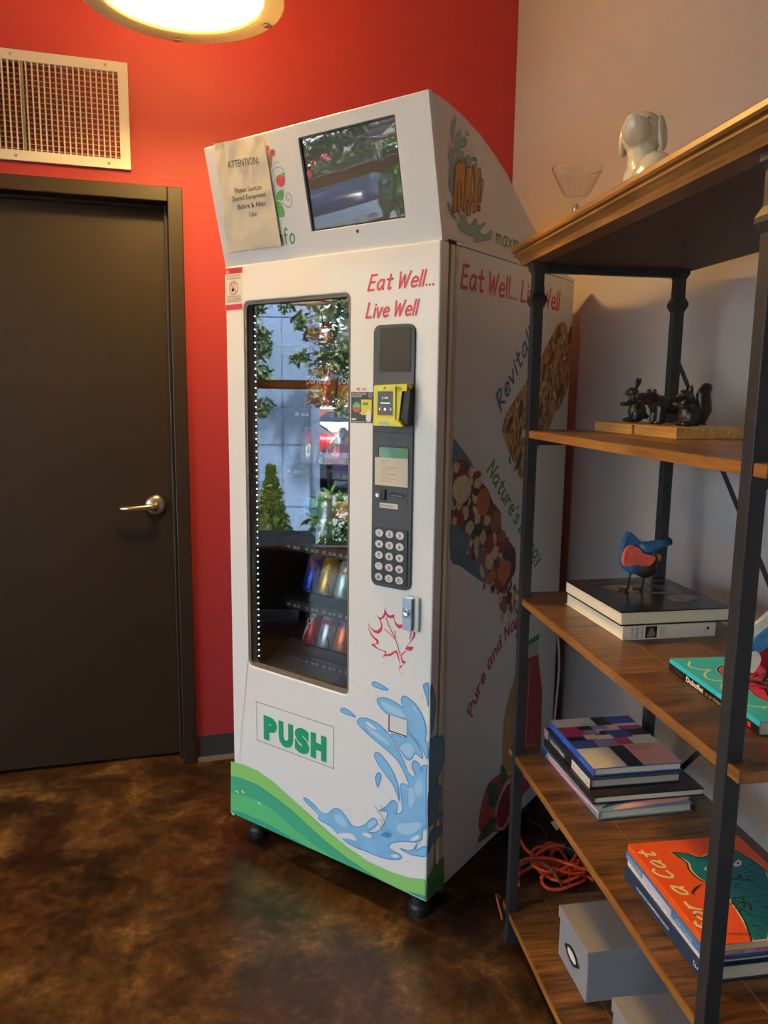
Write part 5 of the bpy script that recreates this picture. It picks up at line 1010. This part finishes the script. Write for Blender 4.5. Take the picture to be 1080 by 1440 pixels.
# squirrel
t = thing('squirrel_figurine', 'black sitting squirrel figurine with raised bushy tail', 'figurine', S(.226, -.279, z + .021, 6) @ Matrix.Scale(.88, 4), 'black animal figurines')
b = MB(); b.ell((.0, 0, .025), (.025, .021, .0255), IRON); b.ell((-.008, 0, .043), (.0165, .0155, .02), IRON); b.ell((-.014, 0, .066), (.0165, .0125, .0125), IRON, rot('Y', 8)); b.ell((-.028, 0, .064), (.0065, .0065, .0055), IRON)
for s in (-1, 1):
    cap(b, (-.012, s * .0125, .047), (-.026, s * .011, .043), .006, .005, IRON); cap(b, (-.026, s * .011, .043), (-.036, s * .004, .047), .005, .0045, IRON); b.ell((-.012, s * .0125, .006), (.016, .008, .006), IRON); b.ell((.0, s * .015, .02), (.016, .009, .018), IRON)
b.build('body', t, mods=RM(.0016))
for s in (-1, 1):
    b = MB(); b.lathe([(.0055, 0), (.0042, .008), (0, .016)], IRON, T((-.006, s * .0075, .074)) @ RY(8), 12); b.build('ear', t)
b = MB(); pts = [(.018, 0, .012), (.03, 0, .02), (.036, 0, .036), (.033, 0, .054), (.031, 0, .068), (.037, 0, .08), (.05, 0, .087)]; rr = [.012, .0155, .018, .018, .0165, .0135, .004]
for i in range(6):
    for f in (0, .33, .66): p = V3(pts[i]).lerp(V3(pts[i + 1]), f); r_ = rr[i] + (rr[i + 1] - rr[i]) * f; b.ell(p, (r_, r_ * .72, r_), IRON, None, 14, 9)
b.build('tail', t, mods=RM(.0016, 4))

# ---- top of the unit: dog and glass
zt = zt1 + .0005
CER = M('cream_ceramic', (214, 206, 182), .16, spec=.55, coat=.5)
t = thing('ceramic_dog', 'glossy cream ceramic puppy statue sitting on top of the shelving unit', 'ornament', S(.16, -.180, zt) @ Matrix.Diagonal((.94, .94, 1, 1)))
fd = V3((-.62, -.60, 0)).normalized(); sd_ = V3((-fd.y, fd.x, 0)); hc = V3((-.004, .022, .176)); rz_ = Matrix.Rotation(math.atan2(fd.y, fd.x), 3, 'Z')
b = MB(); b.ell((0, -.05, .046), (.044, .056, .046), CER); b.ell((0, -.024, .076), (.043, .05, .06), CER, rot('X', 32)); b.ell((-.002, .012, .10), (.033, .034, .06), CER)
for s in (-1, 1):
    cap(b, (s * .02, .026, .10), (s * .021, .04, .014), .019, .0155, CER); b.ell((s * .022, .05, .011), (.016, .023, .011), CER); b.ell((s * .034, -.045, .028), (.02, .042, .028), CER); b.ell((s * .05, -.0, .011), (.016, .026, .011), CER)
cap(b, (-.002, .014, .11), hc - V3((0, 0, .02)), .033, .03, CER); b.ell(hc, (.042, .040, .039), CER, rz_); b.ell(hc + V3((0, 0, .014)) - fd * .004, (.034, .036, .03), CER, rz_)
b.ell(hc + fd * .034 + V3((0, 0, .0)), (.034, .029, .025), CER, rz_ @ rot('Y', -22)); b.ell(hc + fd * .056 + V3((0, 0, .014)), (.013, .0165, .012), CER, rz_)
for s in (-1, 1): b.ell(hc + fd * .027 + sd_ * s * .023 + V3((0, 0, .020)), (.006, .0065, .006), CER)
b.build('body', t, mods=RM(.003, 5))
for s in (-1, 1):
    b = MB(); b.ell(hc + sd_ * s * .0385 + fd * -.004 + V3((0, 0, .0)), (.0195, .0095, .033), CER, rz_ @ rot('X', s * 7)); b.build('ear', t, mods=RM(.002, 3))
    b = MB(); b.ell(hc + fd * .0325 + sd_ * s * .0235 + V3((0, 0, .0195)), (.0032, .0036, .003), M('ceramic_eye', (120, 112, 92), .2)); b.build('eye', t)
b = MB(); cap(b, (0, -.098, .02), (0, -.120, .042), .0125, .011, CER); cap(b, (0, -.120, .042), (0, -.128, .086), .011, .0085, CER); b.build('tail', t, mods=RM(.0022, 4))
t = thing('martini_glass', 'clear stemmed martini glass on the far end of the shelf top', 'glass', S(.085, -.02, zt))
b = MB(); b.lathe([(.036, 0), (.035, .0022), (.012, .004), (.0045, .012), (.0042, .055), (.0065, .066), (.0085, .074), (.006, .084), (.012, .090), (.024, .095), (.030, .103), (.050, .142), (.0535, .1505), (.0522, .1505), (.0487, .142), (.0285, .104), (.022, .098), (0, .095)], CLEAR, None, 40); b.build('bowl_and_foot', t)
b = MB(); b.lathe([(.0042, .056), (.0078, .068), (.0042, .079)], CHROME, None, 16); b.build('stem_knop', t)

# ---- books
def book(name, label, x0, y1, z0, w_, l_, h, cover, pages=None, spine='-x', rz=0, board=.0022, hardback=True, group=None, over=.003):
    """w_ across (x), l_ along (y, towards the near end), h thick; spine names the bound side"""
    t = thing('book', label, 'book', S(x0, y1, z0 + .0003, rz), group); pages = pages or PAGES; o = over if hardback else .0004
    b = MB(); b.box((0, -l_, 0), (w_, 0, board), cover); b.box((0, -l_, h - board), (w_, 0, h), cover)
    if spine == '-x': b.box((0, -l_, board), (board, 0, h - board), cover); pb = ((board, -l_ + o, board), (w_ - o, -o, h - board))
    elif spine == '-y': b.box((0, -l_, board), (w_, -l_ + board, h - board), cover); pb = ((o, -l_ + board, board), (w_ - o, -o, h - board))
    elif spine == '+x': b.box((w_ - board, -l_, board), (w_, 0, h - board), cover); pb = ((o, -l_ + o, board), (w_ - board, -o, h - board))
    b.build('cover', t, bevel=.0007)
    b = MB(); b.box(pb[0], pb[1], pages); b.build('page_block', t); return t
BLK = M('cover_black', (26, 25, 26), .25, spec=.5, coat=.2)
# level 3: white book and black book
z = ZL[2]
t = book('book', 'thick white book with a picture on its spine, lower one under the tin bird', .080, -.083, z, .193, .256, .0275, M('cover_white', (228, 220, 200), .4), M('pages_white', (232, 224, 200), .85), '-y', 2, .0022)
b = MB(); sp = plane((0, -.2563, 0), (1, 0, 0), (0, 0, 1)); b.poly(sp, [(.046, .003), (.070, .003), (.070, .0255), (.046, .0255)], INK); b.poly(plane((0, -.2566, 0), (1, 0, 0), (0, 0, 1)), smooth_closed([(.050, .006), (.058, .005), (.066, .008), (.064, .016), (.060, .022), (.055, .02), (.052, .013)]), M('photo_grey', (130, 124, 116), .6))
gi = M('spine_grey', (90, 86, 80), .6)
for x, s_, h in ((.016, 'SCULPTURE', .0055), (.026, 'MINEURE', .006), (.036, 'ALTIPIANI', .005)): b.text(sp, s_, x + .006, .003, h, gi if x != .026 else INK, wd=.0215, ang=R(90))
for x in (.080, .086): b.text(sp, 'MOMENTI', x, .005, .0032, gi, wd=.017, ang=R(90))
b.poly(plane((0, -.2566, 0), (1, 0, 0), (0, 0, 1)), [(.176, .012), (.1795, .0165), (.176, .021), (.1725, .0165)], INK); b.text(sp, 'edizioni', .171, .007, .0026, INK, wd=.012, ang=R(90)); b.build('spine_print', t)
b = MB(); b.box((.0005, -.254, .0268), (.19, -.001, .0272), M('violet_edge', (150, 110, 140), .5)); b.build('end_paper', t)
t = book('book', 'large black photo book with a dim grey picture, lying right under the tin bird', .074, -.088, z + .0282, .232, .252, .0275, BLK, None, '+x', 2, .0024)
b = MB(); tp_ = plane((0, 0, .0277), (1, 0, 0), (0, 1, 0)); gd = M('cover_print_grey', (88, 84, 82), .3, coat=.2); ge = M('cover_print_light', (128, 118, 104), .35, noise_amt=.4, noise_scale=60)
b.text(plane((.232, 0, .0278), (-1, 0, 0), (0, -1, 0)), 'SPIELBERG', .012, .028, .02, gd, wd=.20, bold=.02); b.text(plane((.232, 0, .0278), (-1, 0, 0), (0, -1, 0)), 'STEVEN SPIELBERG ARCHIVE', .10, .008, .005, M('cover_print_tan', (150, 134, 96), .4), wd=.11)
for pts, m_ in (([(.05, -.07), (.1, -.06), (.15, -.09), (.13, -.12), (.08, -.115)], gd), ([(.15, -.16), (.19, -.15), (.21, -.18), (.17, -.2), (.14, -.19)], ge), ([(.12, -.13), (.17, -.125), (.16, -.145)], ge), ([(.16, -.06), (.2, -.08), (.2, -.13), (.175, -.14)], gd)): b.poly(tp_, smooth_closed(pts), m_)
b.build('cover_print', t)
# tin bird on the black book
zb = z + .0282 + .0275 + .0006
TB, TRD, TBK, TY = M('tin_blue', (52, 104, 150), .45, metal=.1, noise_amt=.3, noise_scale=60), M('tin_red', (222, 96, 78), .45, noise_amt=.2, noise_scale=90), M('tin_dark', (56, 46, 36), .5, metal=.3, noise_amt=.4, noise_scale=80), M('tin_yellow', (226, 176, 40), .45)
t = thing('tin_bird', 'painted tin bird with coral red breast and blue wings standing on the black book', 'ornament', S(.190, -.188, zb, 0) @ Matrix.Scale(1.0, 4))
b = MB(); b.ell((-.002, .004, .064), (.037, .027, .031), TB, None, 18, 12); b.ell((.012, -.004, .054), (.026, .027, .027), TBK, None, 16, 10); b.build('body', t)
b = MB(); pts = [(-.042, .088), (-.03, .099), (-.014, .094), (-.004, .083), (.020, .076), (.008, .058), (-.016, .060), (-.042, .058)]
b.prism(space((0, -.026, 0), (1, -.10, 0), (0, 0, 1), (0, -1, 0)), smooth_closed(pts, 3), -.006, .004, TRD); b.build('breast_plate', t, bevel=.001)
b = MB(); b.prism(space((0, -.010, 0), (1, 0, 0), (0, 0, 1), (0, 1, 0)), [(-.044, .086), (-.04, .108), (-.030, .124), (-.012, .110), (.006, .098), (-.008, .088), (-.024, .094)], -.007, .007, TB); b.build('crest', t, bevel=.0015)
b = MB(); b.tube([(-.004, -.008, .086), (.014, -.012, .091), (.034, -.014, .098), (.056, -.016, .105)], [.018, .0145, .0105, .0088], TB, 12); b.tube([(.0561, -.016, .105), (.0595, -.0163, .106)], [.0088, .0075], DARK, 12); b.build('beak_cone', t)
b = MB(); b.prism(space((0, -.022, 0), (1, 0, 0), (0, 0, 1), (0, 1, 0)), [(-.004, .09), (.018, .098), (.026, .086), (.006, .074)], 0, .003, TBK); b.build('neck_plate', t)
b = MB(); b.ell((.037, -.012, .070), (.006, .005, .008), TY); b.build('yellow_spot', t)
b = MB(); b.prism(space((0, .02, 0), (1, 0, 0), (0, 0, 1), (0, 1, 0)), [(-.01, .045), (.02, .04), (.034, .06), (.03, .078), (.006, .07)], 0, .003, TBK); b.build('wing', t, bevel=.001)
for x, fx in ((-.016, -.02), (.016, .012)):
    b = MB(); b.tube([(x + .004, 0, .045), (x - .001, 0, .03), (fx, 0, .002)], .0022, TBK, 7)
    for a in (-50, 0, 50): b.tube([(fx, 0, .0022), (fx - .02 * math.cos(R(a)), -.02 * math.sin(R(a)), .002)], .0018, TBK, 6)
    b.build('leg', t)
# teal book at the near end of level 3
TEAL = M('cover_teal', (48, 194, 216), .35, coat=.1); CRM = M('print_cream', (226, 214, 176), .5); PKN = M('print_pink', (214, 52, 100), .4)
t = book('book', 'teal softcover book with looping cream lettering and a pink blob drawing', .098, -.492, z, .225, .252, .0195, TEAL, None, '-x', -2.0, .0016, False)
b = MB(); sp = plane((-.0004, 0, 0), (0, -1, 0), (0, 0, 1)); b.poly(sp, [(.0, 0), (.252, 0), (.252, .0125), (.0, .0125)], BLK); sp2 = plane((-.0008, 0, 0), (0, -1, 0), (0, 0, 1))
b.text(sp2, 'Dubuffet', .058, .0022, .0082, PAPER, wd=.052, bold=.04); b.text(sp2, 'as architect', .115, .0022, .0068, M('spine_tan', (170, 150, 120), .5), wd=.05, bold=.01); b.text(sp2, 'Daniel Abadie', .018, .0042, .0035, gi, wd=.03); b.poly(sp2, [(.226, .003), (.234, .003), (.234, .010), (.226, .010)], REDINK); b.build('spine_print', t)
b = MB(); cv = plane((0, 0, .0198), (0, 1, 0), (-1, 0, 0)); cv2 = plane((0, 0, .0201), (0, 1, 0), (-1, 0, 0)); cv3 = plane((0, 0, .0204), (0, 1, 0), (-1, 0, 0))
P = []
for k in range(60): a = k * .42; P.append((-.025 - k * .0033 + .008 * math.cos(a + .6), -.027 + .013 * math.sin(a)))
b.ribbon(cv, smooth_open(P, 2), .0036, CRM)
blob = [(-.05, -.06), (-.085, -.045), (-.13, -.055), (-.175, -.05), (-.215, -.075), (-.22, -.13), (-.19, -.19), (-.12, -.205), (-.06, -.185), (-.035, -.12)]
b.poly(cv, smooth_closed(blob), PKN); b.ribbon(cv2, smooth_closed(blob), .005, CRM, True, False); b.ribbon(cv3, smooth_closed(blob), .003, INK, True, False)
random.seed(11)
for k in range(26):
    x, y = -random.uniform(.06, .2), -random.uniform(.065, .185); q = [(x + random.uniform(-.028, .028), y + random.uniform(-.028, .028)) for _ in range(4)]
    b.ribbon(cv2, smooth_open([(x, y)] + q[:3]), random.uniform(.0015, .0045), INK)
    b.disc(cv3, q[3][0], q[3][1], random.uniform(.003, .008), random.uniform(.002, .005), random.choice([PKN, INK, PKN]), 10, random.uniform(0, 3))
b.build('cover_print', t)
# painted metal ornament on the teal book
t = thing('painted_ornament', 'striped metal ornament in crimson, blue and white at the right edge, on the teal book', 'ornament', S(.205, -.600, z + .0205, -10))
CRIM = M('tin_crimson', (150, 30, 62), .4, noise_amt=.25, noise_scale=80); TWH = M('tin_white', (226, 216, 196), .5, noise_amt=.1, noise_scale=80); BLU = M('tin_sky', (58, 124, 178), .4, noise_amt=.2, noise_scale=80)
q3 = space((0, 0, 0), (1, 0, 0), (0, 0, 1), (0, -1, 0))
b = MB(); b.ell((.03, .0, .062), (.062, .03, .05), CRIM, rot('Y', -38), 20, 12); b.build('body', t)
b = MB(); b.prism(q3, smooth_closed([(-.046, .078), (-.03, .10), (.0, .128), (.03, .15), (.055, .16), (.04, .125), (.0, .088), (-.03, .055)], 3), .012, .020, TWH); b.build('wing', t, bevel=.001)
b = MB(); b.prism(q3, smooth_closed([(-.044, .066), (-.02, .09), (.01, .118), (.04, .146), (.045, .13), (.01, .096), (-.02, .062), (-.04, .048)], 3), .02, .027, BLU); b.build('wing_stripe', t, bevel=.001)
b = MB(); b.prism(q3, smooth_closed([(-.05, .044), (-.038, .054), (-.03, .04), (-.04, .02), (-.05, .028)], 3), .02, .03, TWH); b.build('white_spot', t)
b = MB(); b.ell((.055, -.008, .026), (.03, .018, .02), M('tin_navy', (28, 34, 54), .4)); b.build('foot_piece', t)
for x, y in ((-.012, -.014), (.045, .012)):
    b = MB(); b.tube([(x + .015, 0, .03), (x, y, .016), (x - .012, y - .012, .002)], .003, TBK, 7); b.tube([(x - .012, y - .012, .0022), (x - .028, y + .006, .002)], .0025, TBK, 6); b.tube([(x - .012, y - .012, .0022), (x + .02, y - .03, .002)], .0025, TBK, 6); b.build('leg', t)

# level 4, far stack (bottom to top)
z = ZL[3]; gsk = None
t = book('book', 'pink and sea blue glossy book at the bottom of the far four-book stack', .068, -.008, z, .205, .300, .0175, M('cover_sea', (118, 150, 176), .2, coat=.5), PAGES, '-x', 2, .002, True)
b = MB(); sp = plane((-.0004, 0, 0), (0, -1, 0), (0, 0, 1)); b.poly(sp, smooth_closed([(.05, .004), (.13, .002), (.22, .006), (.29, .012), (.29, .017), (.2, .013), (.12, .012), (.06, .013)], 3), M('swirl_pink', (232, 170, 184), .25, coat=.4)); b.poly(sp, smooth_closed([(.02, .013), (.09, .014), (.17, .0165), (.08, .0168)], 3), M('swirl_white', (234, 226, 224), .25)); b.poly(sp, [(.0, .001), (.03, .001), (.04, .016), (.0, .016)], M('swirl_navy', (30, 74, 104), .25)); b.build('spine_print', t)
b = MB(); tpn = plane((0, 0, .0178), (1, 0, 0), (0, 1, 0)); b.poly(tpn, smooth_closed([(.03, -.297), (.10, -.272), (.2, -.268), (.203, -.285), (.12, -.292)], 3), M('swirl_pink', (0, 0, 0))); b.poly(tpn, smooth_closed([(.01, -.29), (.06, -.262), (.16, -.25), (.16, -.262), (.08, -.272)], 3), M('swirl_navy', (0, 0, 0))); b.build('cover_print', t)
t = book('book', 'wide black hardback jutting out third from the top of the far stack', .073, -.013, z + .018, .245, .268, .0155, M('cover_soot', (40, 36, 38), .35), None, '-x', 1, .0022)
t = book('book', 'black and white spined hardback second from the top of the far stack', .080, .002, z + .0338, .203, .250, .0195, M('cover_coal', (50, 48, 50), .3, coat=.2), M('pages_grey', (186, 178, 166), .7, noise_amt=.1, noise_scale=400), '-x', 1, .0022)
b = MB(); sp = plane((-.0004, 0, 0), (0, -1, 0), (0, 0, 1)); sp2 = plane((-.0008, 0, 0), (0, -1, 0), (0, 0, 1)); b.poly(sp, [(.158, .0), (.25, .0), (.25, .0195), (.158, .0195)], M('spine_white', (226, 216, 210), .4)); b.poly(sp, [(0, 0), (.022, 0), (.022, .0195), (0, .0195)], M('spine_pale', (230, 214, 220), .4))
random.seed(3)
for k in range(26): b.disc(sp2, random.uniform(.002, .02), random.uniform(.002, .018), .0018, .0018, REDINK, 6)
b.text(sp2, 'COLLECTIBLES', .034, .0022, .0078, PAPER, wd=.085, bold=.03); b.text(sp2, 'LIVING WITH POP', .034, .0122, .0042, M('spine_teal', (130, 160, 160), .5), wd=.06)
b.text(sp2, 'the art of living', .165, .008, .004, M('spine_rose', (196, 140, 140), .5), wd=.05); b.ribbon(sp2, [(.236 + .005 * math.cos(k * .6), .0095 + .005 * math.sin(k * .6)) for k in range(11)], .0009, gi, True); b.build('spine_print', t)
t = book('book', 'blue spined book with a colour block patchwork cover on top of the far stack', .092, .004, z + .0536, .200, .240, .017, M('cover_royal', (52, 96, 184), .35), PAGES, '-x', 1, .0022)
b = MB(); w_, l_ = .2, .24
cl = {'w': M('blk_white', (206, 202, 194), .45), 'k': M('blk_black', (30, 28, 34), .4), 'b': M('blk_blue', (38, 66, 150), .4), 'c': M('blk_crimson', (178, 44, 92), .4), 'l': M('blk_lavender', (134, 130, 168), .45), 'p': M('blk_pink', (216, 158, 150), .45), 's': M('blk_peach', (226, 186, 172), .45)}
for (c_, u0, v0, u1, v1) in (('w', 0, 0, .52, .18), ('k', .5, 0, .68, .19), ('b', .64, 0, 1, .17), ('c', 0, .18, .26, .39), ('k', .24, .18, .4, .27), ('l', .38, .18, .62, .28), ('w', .62, .17, 1, .23), ('l', .26, .27, .42, .37), ('s', .6, .19, .72, .30), ('c', .7, .22, 1, .30), ('k', .76, .30, 1, .43), ('w', .42, .27, .62, .35), ('k', .44, .3, .56, .38), ('c', .5, .28, .56, .34), ('b', .52, .31, .6, .38), ('k', 0, .39, .2, .47), ('s', .22, .37, .36, .46), ('w', .34, .39, .54, .47), ('b', .58, .29, .78, .46), ('b', 0, .46, .3, .63), ('l', .28, .46, .54, .62), ('c', .52, .46, .7, .60), ('w', .66, .43, 1, .60), ('w', 0, .63, .4, 1), ('k', .38, .62, .56, 1), ('p', .54, .6, 1, 1)):
    k = .0174 + .00002 * u0 + (.0003 if (u1 - u0) < .22 else 0); b.poly(plane((0, 0, k), (1, 0, 0), (0, 1, 0)), [(u0 * w_, -v0 * l_), (u1 * w_, -v0 * l_), (u1 * w_, -v1 * l_), (u0 * w_, -v1 * l_)], cl[c_])
tq = plane((0, 0, .0179), (1, 0, 0), (0, 1, 0))
for k in range(3): b.text(tq, ('contemporary design', 'art and colour', 'in the home')[k], .12, -.158 - k * .006, .0042, gi, wd=.06 - k * .01)
b.text(tq, 'designing with', .06, -.036, .0045, gi, wd=.045); b.build('cover_print', t)
b = MB(); sp2 = plane((-.0006, 0, 0), (0, -1, 0), (0, 0, 1))
for k, (a, s_) in enumerate(((.02, 'contemporary'), (.085, 'design'), (.17, 'art'))): b.text(sp2, s_, a, .006, .0052, M('spine_sky', (150, 190, 230), .4), wd=.014 * len(s_) ** .5)
b.build('spine_print', t)
# level 4, near stack
NAVY = M('cover_navy', (30, 54, 84), .4)
t = book('book', 'dark navy hardback at the bottom of the near book stack', .044, -.488, z, .215, .247, .0265, NAVY, None, '-x', 0.5, .0024)
b = MB(); sp2 = plane((-.0004, 0, 0), (0, -1, 0), (0, 0, 1)); b.text(sp2, 'COLLECTING CONTEMPORARY GLASS ART', .045, .0105, .005, PAPER, wd=.105, bold=.02); b.text(sp2, 'Te', .217, .008, .0085, PAPER, wd=.008, bold=.02); b.disc(sp2, .229, .011, .0018, .0018, PAPER, 10); b.build('spine_print', t)
t = book('book', 'white spined book with faint pastel marks, second from the bottom of the near stack', .047, -.492, z + .0268, .205, .236, .0105, M('cover_ivory', (226, 218, 204), .45, noise_amt=.03, noise_scale=90), M('pages_plum', (86, 62, 76), .6, noise_amt=.3, noise_scale=300), '-x', 0, .0014)
b = MB(); sp2 = plane((-.0004, 0, 0), (0, -1, 0), (0, 0, 1)); random.seed(5)
for k in range(26): b.disc(sp2, random.uniform(.01, .225), random.uniform(.002, .009), random.uniform(.003, .009), .0016, random.choice([M('pastel_a', (206, 196, 206), .5), M('pastel_b', (222, 196, 184), .5), M('pastel_c', (196, 188, 210), .5)]), 9)
b.build('spine_print', t)
def confetti(t, v):
    vo = t.nodes.new('ShaderNodeTexVoronoi'); vo.inputs['Scale'].default_value = 95; t.links.new(v, vo.inputs['Vector']); h = t.nodes.new('ShaderNodeHueSaturation'); h.inputs['Saturation'].default_value = 1.0; h.inputs['Value'].default_value = .75
    t.links.new(vo.outputs['Color'], h.inputs['Color']); return mix(t, .3, h.outputs[0], (206, 190, 150)), None
t = book('book', 'blue spined book with a multicoloured cover directly under the orange cat book', .046, -.486, z + .0375, .213, .246, .0125, M('cover_cobalt', (66, 122, 186), .4), ramp_mat('confetti_print', confetti, .4), '-x', -.5, .0014)
b = MB(); sp2 = plane((-.0004, 0, 0), (0, -1, 0), (0, 0, 1))
b.text(sp2, 'CHILDREN', .008, .003, .007, PAPER, wd=.05); b.poly(sp2, [(.062, .001), (.155, .001), (.155, .0115), (.062, .0115)], M('spine_lilac', (190, 196, 222), .45)); b.text(sp2, 'PICTURE', .17, .003, .006, PAPER, wd=.045); b.build('spine_print', t)
ORG = M('cover_orange', (236, 90, 28), .35, coat=.15)
t = book('book', 'bright orange picture book with a teal cat drawing on top of the near stack', .0485, -.486, z + .0503, .208, .251, .0125, ORG, M('pages_board', (226, 206, 166), .7), '-x', 0, .0016, True, over=.0006)
b = MB(); inv = S(.0485, -.486, z + .0506).inverted() @ SHELF
def ck(k): 
    o = inv @ V3((0, 0, z + .0503 + .0128 + .0003 * k)); return lambda u, v: V3((u - .0485, v + .486, .0127 + .0003 * k))
CTE = M('cat_teal', (10, 114, 132), .4)
def inside(P): return [(min(max(p[0], .05), .2555), min(max(p[1], -.7355), -.4875)) for p in P]
for s_ in D['cat']: P = inside(smooth_closed(s_, 3)); b.poly(ck(1), P, CTE); b.ribbon(ck(.6), P, .005, CRM, True, False)
for s_ in D['cat_line']: b.ribbon(ck(2), inside(smooth_open(s_)), .0026 if len(s_) > 2 else .0012, INK)
for s_ in D['cat_eye']: b.poly(ck(3), smooth_closed(s_), PAPER)
for s_ in D['cat_pupil']: b.poly(ck(4), smooth_closed(s_), INK)
random.seed(9)
for k in range(44):
    x, y = random.uniform(.13, .24), random.uniform(-.72, -.6); b.ribbon(ck(2), smooth_open([(x, y), (x + .006, y + .003), (x + .011, y - .002)]), .0014, INK)
b.hand(lambda u, v: V3((.0292 - v, u + .0, .0130)), 'for a Cat', -.228, -.002, .0265, .0046, CRM, total=.206, slant=.25); b.text(lambda u, v: V3((u, v, .0130)), 'by Johanna', .07, -.235, .007, INK, wd=.03, ang=R(170)); b.disc(ck(1), .064, -.728, .008, .006, CRM, 16); b.build('cover_print', t)

# ---- level 5: grey fabric boxes
BOXF = M('grey_box_cloth', (146, 144, 146), .85, spec=.15, noise_amt=.08, noise_scale=300, bump=.35, bump_scale=1500)
def sbox(y1, label, rz, l_=.15, h=.118):
    t = thing('storage_box', label, 'storage box', S(.066, y1, ZL[4] + .0004, rz), 'grey storage boxes')
    b = MB(); b.box((.003, -l_ + .003, 0), (.252, -.003, h - .002), BOXF); b.build('box_body', t, bevel=.0015)
    b = MB(); b.box((0, -l_, h - .003), (.255, 0, h), BOXF); b.box((0, -l_, h - .026), (.0022, 0, h - .003), BOXF); b.box((.2528, -l_, h - .026), (.255, 0, h - .003), BOXF); b.box((.0022, -l_, h - .026), (.2528, -l_ + .0022, h - .003), BOXF); b.box((.0022, -.0022, h - .026), (.2528, 0, h - .003), BOXF); b.build('lid', t, bevel=.001)
    f3 = space((.0028, -l_ / 2, .052), (0, -1, 0), (0, 0, 1), (-1, 0, 0)); PEW = M('dark_pewter', (52, 48, 46), .4, metal=.6)
    b = MB(); n = 32; vs = []; fs = []
    for r1, r2, tt in ((.029, .0165, .0), (.029, .0165, .003), (.024, .0115, .003), (.024, .0115, .0)): vs += [f3(r1 * math.cos(k * 2 * math.pi / n), r2 * math.sin(k * 2 * math.pi / n), tt) for k in range(n)]
    for q in range(4): fs += [(q * n + k, q * n + (k + 1) % n, ((q + 1) % 4) * n + (k + 1) % n, ((q + 1) % 4) * n + k) for k in range(n)]
    b.add(vs, fs, PEW)
    for s in (-1, 1): b.lathe([(.005, 0), (.004, .003), (0, .0035)], PEW, T(f3(s * .032, 0, .0)) @ RY(-90), 12)
    lh = b.build('label_holder', t); b = MB(); b.disc(lambda u, v: f3(u, v, .001), 0, 0, .024, .0118, PAPER, 28); b.build('label_card', lh)
sbox(-.166, 'grey cloth box with a round metal label holder, farther one on the bottom shelf', 1)
sbox(-.432, 'grey cloth box cut off by the bottom edge, nearer the camera on the bottom shelf', -1)

# ---- cords on the floor behind the unit
OC = M('cord_orange', (226, 84, 44), .45); BC = M('cord_brown', (104, 74, 58), .5)
b = MB()
random.seed(4)
lay = 0
for s_ in D['cord']:
    P = smooth_open(s_, 5); b.tube([(p[0], p[1], .006 + .012 * lay + .004 * math.sin(i * .5)) for i, p in enumerate(P)], .0048, OC, 8); lay = (lay + 1) % 4
for k in range(6):
    cx, cy = random.uniform(.21, .29), random.uniform(.18, .27); r1, r2 = random.uniform(.05, .09), random.uniform(.03, .06); a = random.uniform(0, 3)
    b.tube([(cx + r1 * math.cos(t * .21) * math.cos(a) - r2 * math.sin(t * .21) * math.sin(a), cy + r1 * math.cos(t * .21) * math.sin(a) + r2 * math.sin(t * .21) * math.cos(a), .006 + .007 * k + .004 * math.sin(t * .6 + k)) for t in range(30)], .0046, OC, 8, closed=True)
tag(b.build('extension_cord', mx=SHELF), 'tangled orange extension cord lying on the floor behind the shelving unit', 'cord')
b = MB()
P = smooth_open(D['brown'][0], 5); b.tube([(p[0] - .01, p[1] + .0, .05 + .012 * math.sin(i * .25)) for i, p in enumerate(P)], .0032, BC, 7); tag(b.build('lamp_cord', mx=SHELF), 'thin brown cord lying over the orange extension cord', 'cord')
b = MB(); P = smooth_open(D['brown'][1], 5); b.tube([(p[0], p[1], .008 + .03 * math.sin(math.pi * i / (len(P) - 1))) for i, p in enumerate(P)], .003, M('cord_rust', (170, 96, 60), .5), 7); tag(b.build('cable_loop', mx=SHELF), 'small rust coloured cable loop on the floor beside the far shelf foot', 'cord')
b = MB(); P = smooth_open(D['loose'][0], 5); b.tube([(p[0], p[1], .006) for p in P], .003, M('cord_maroon', (82, 40, 34), .5), 7); tag(b.build('wire', mx=SHELF), 'dark maroon wire on the floor under the fruit picture of the machine', 'cord')
t = thing('power_adapter', 'black power adapter with clear plug among the orange cords', 'adapter', S(.296, .275, .03, 40))
b = MB(); b.box((-.035, -.018, -.0), (.03, .018, .026), DARK); b.build('adapter_case', t, bevel=.004); b = MB(); b.lathe([(.012, 0), (.013, .02), (.009, .034), (0, .036)], CLEARPLASTIC, T((.03, 0, .013)) @ RY(90), 16); b.build('clear_plug', t)
t = thing('cable_tag', 'white paper tag on a cable on the floor behind the shelving unit', 'tag', S(.298, .415, .03, 30))
b = MB(); b.box((-.018, -.014, 0), (.018, .014, .0012), PAPER, RX(35)); b.build('paper_slip', t); b = MB(); b.tube([(0, 0, .002), (.03, .02, -.012), (.05, -.02, -.024)], .003, DARK, 7); b.build('cable', t)
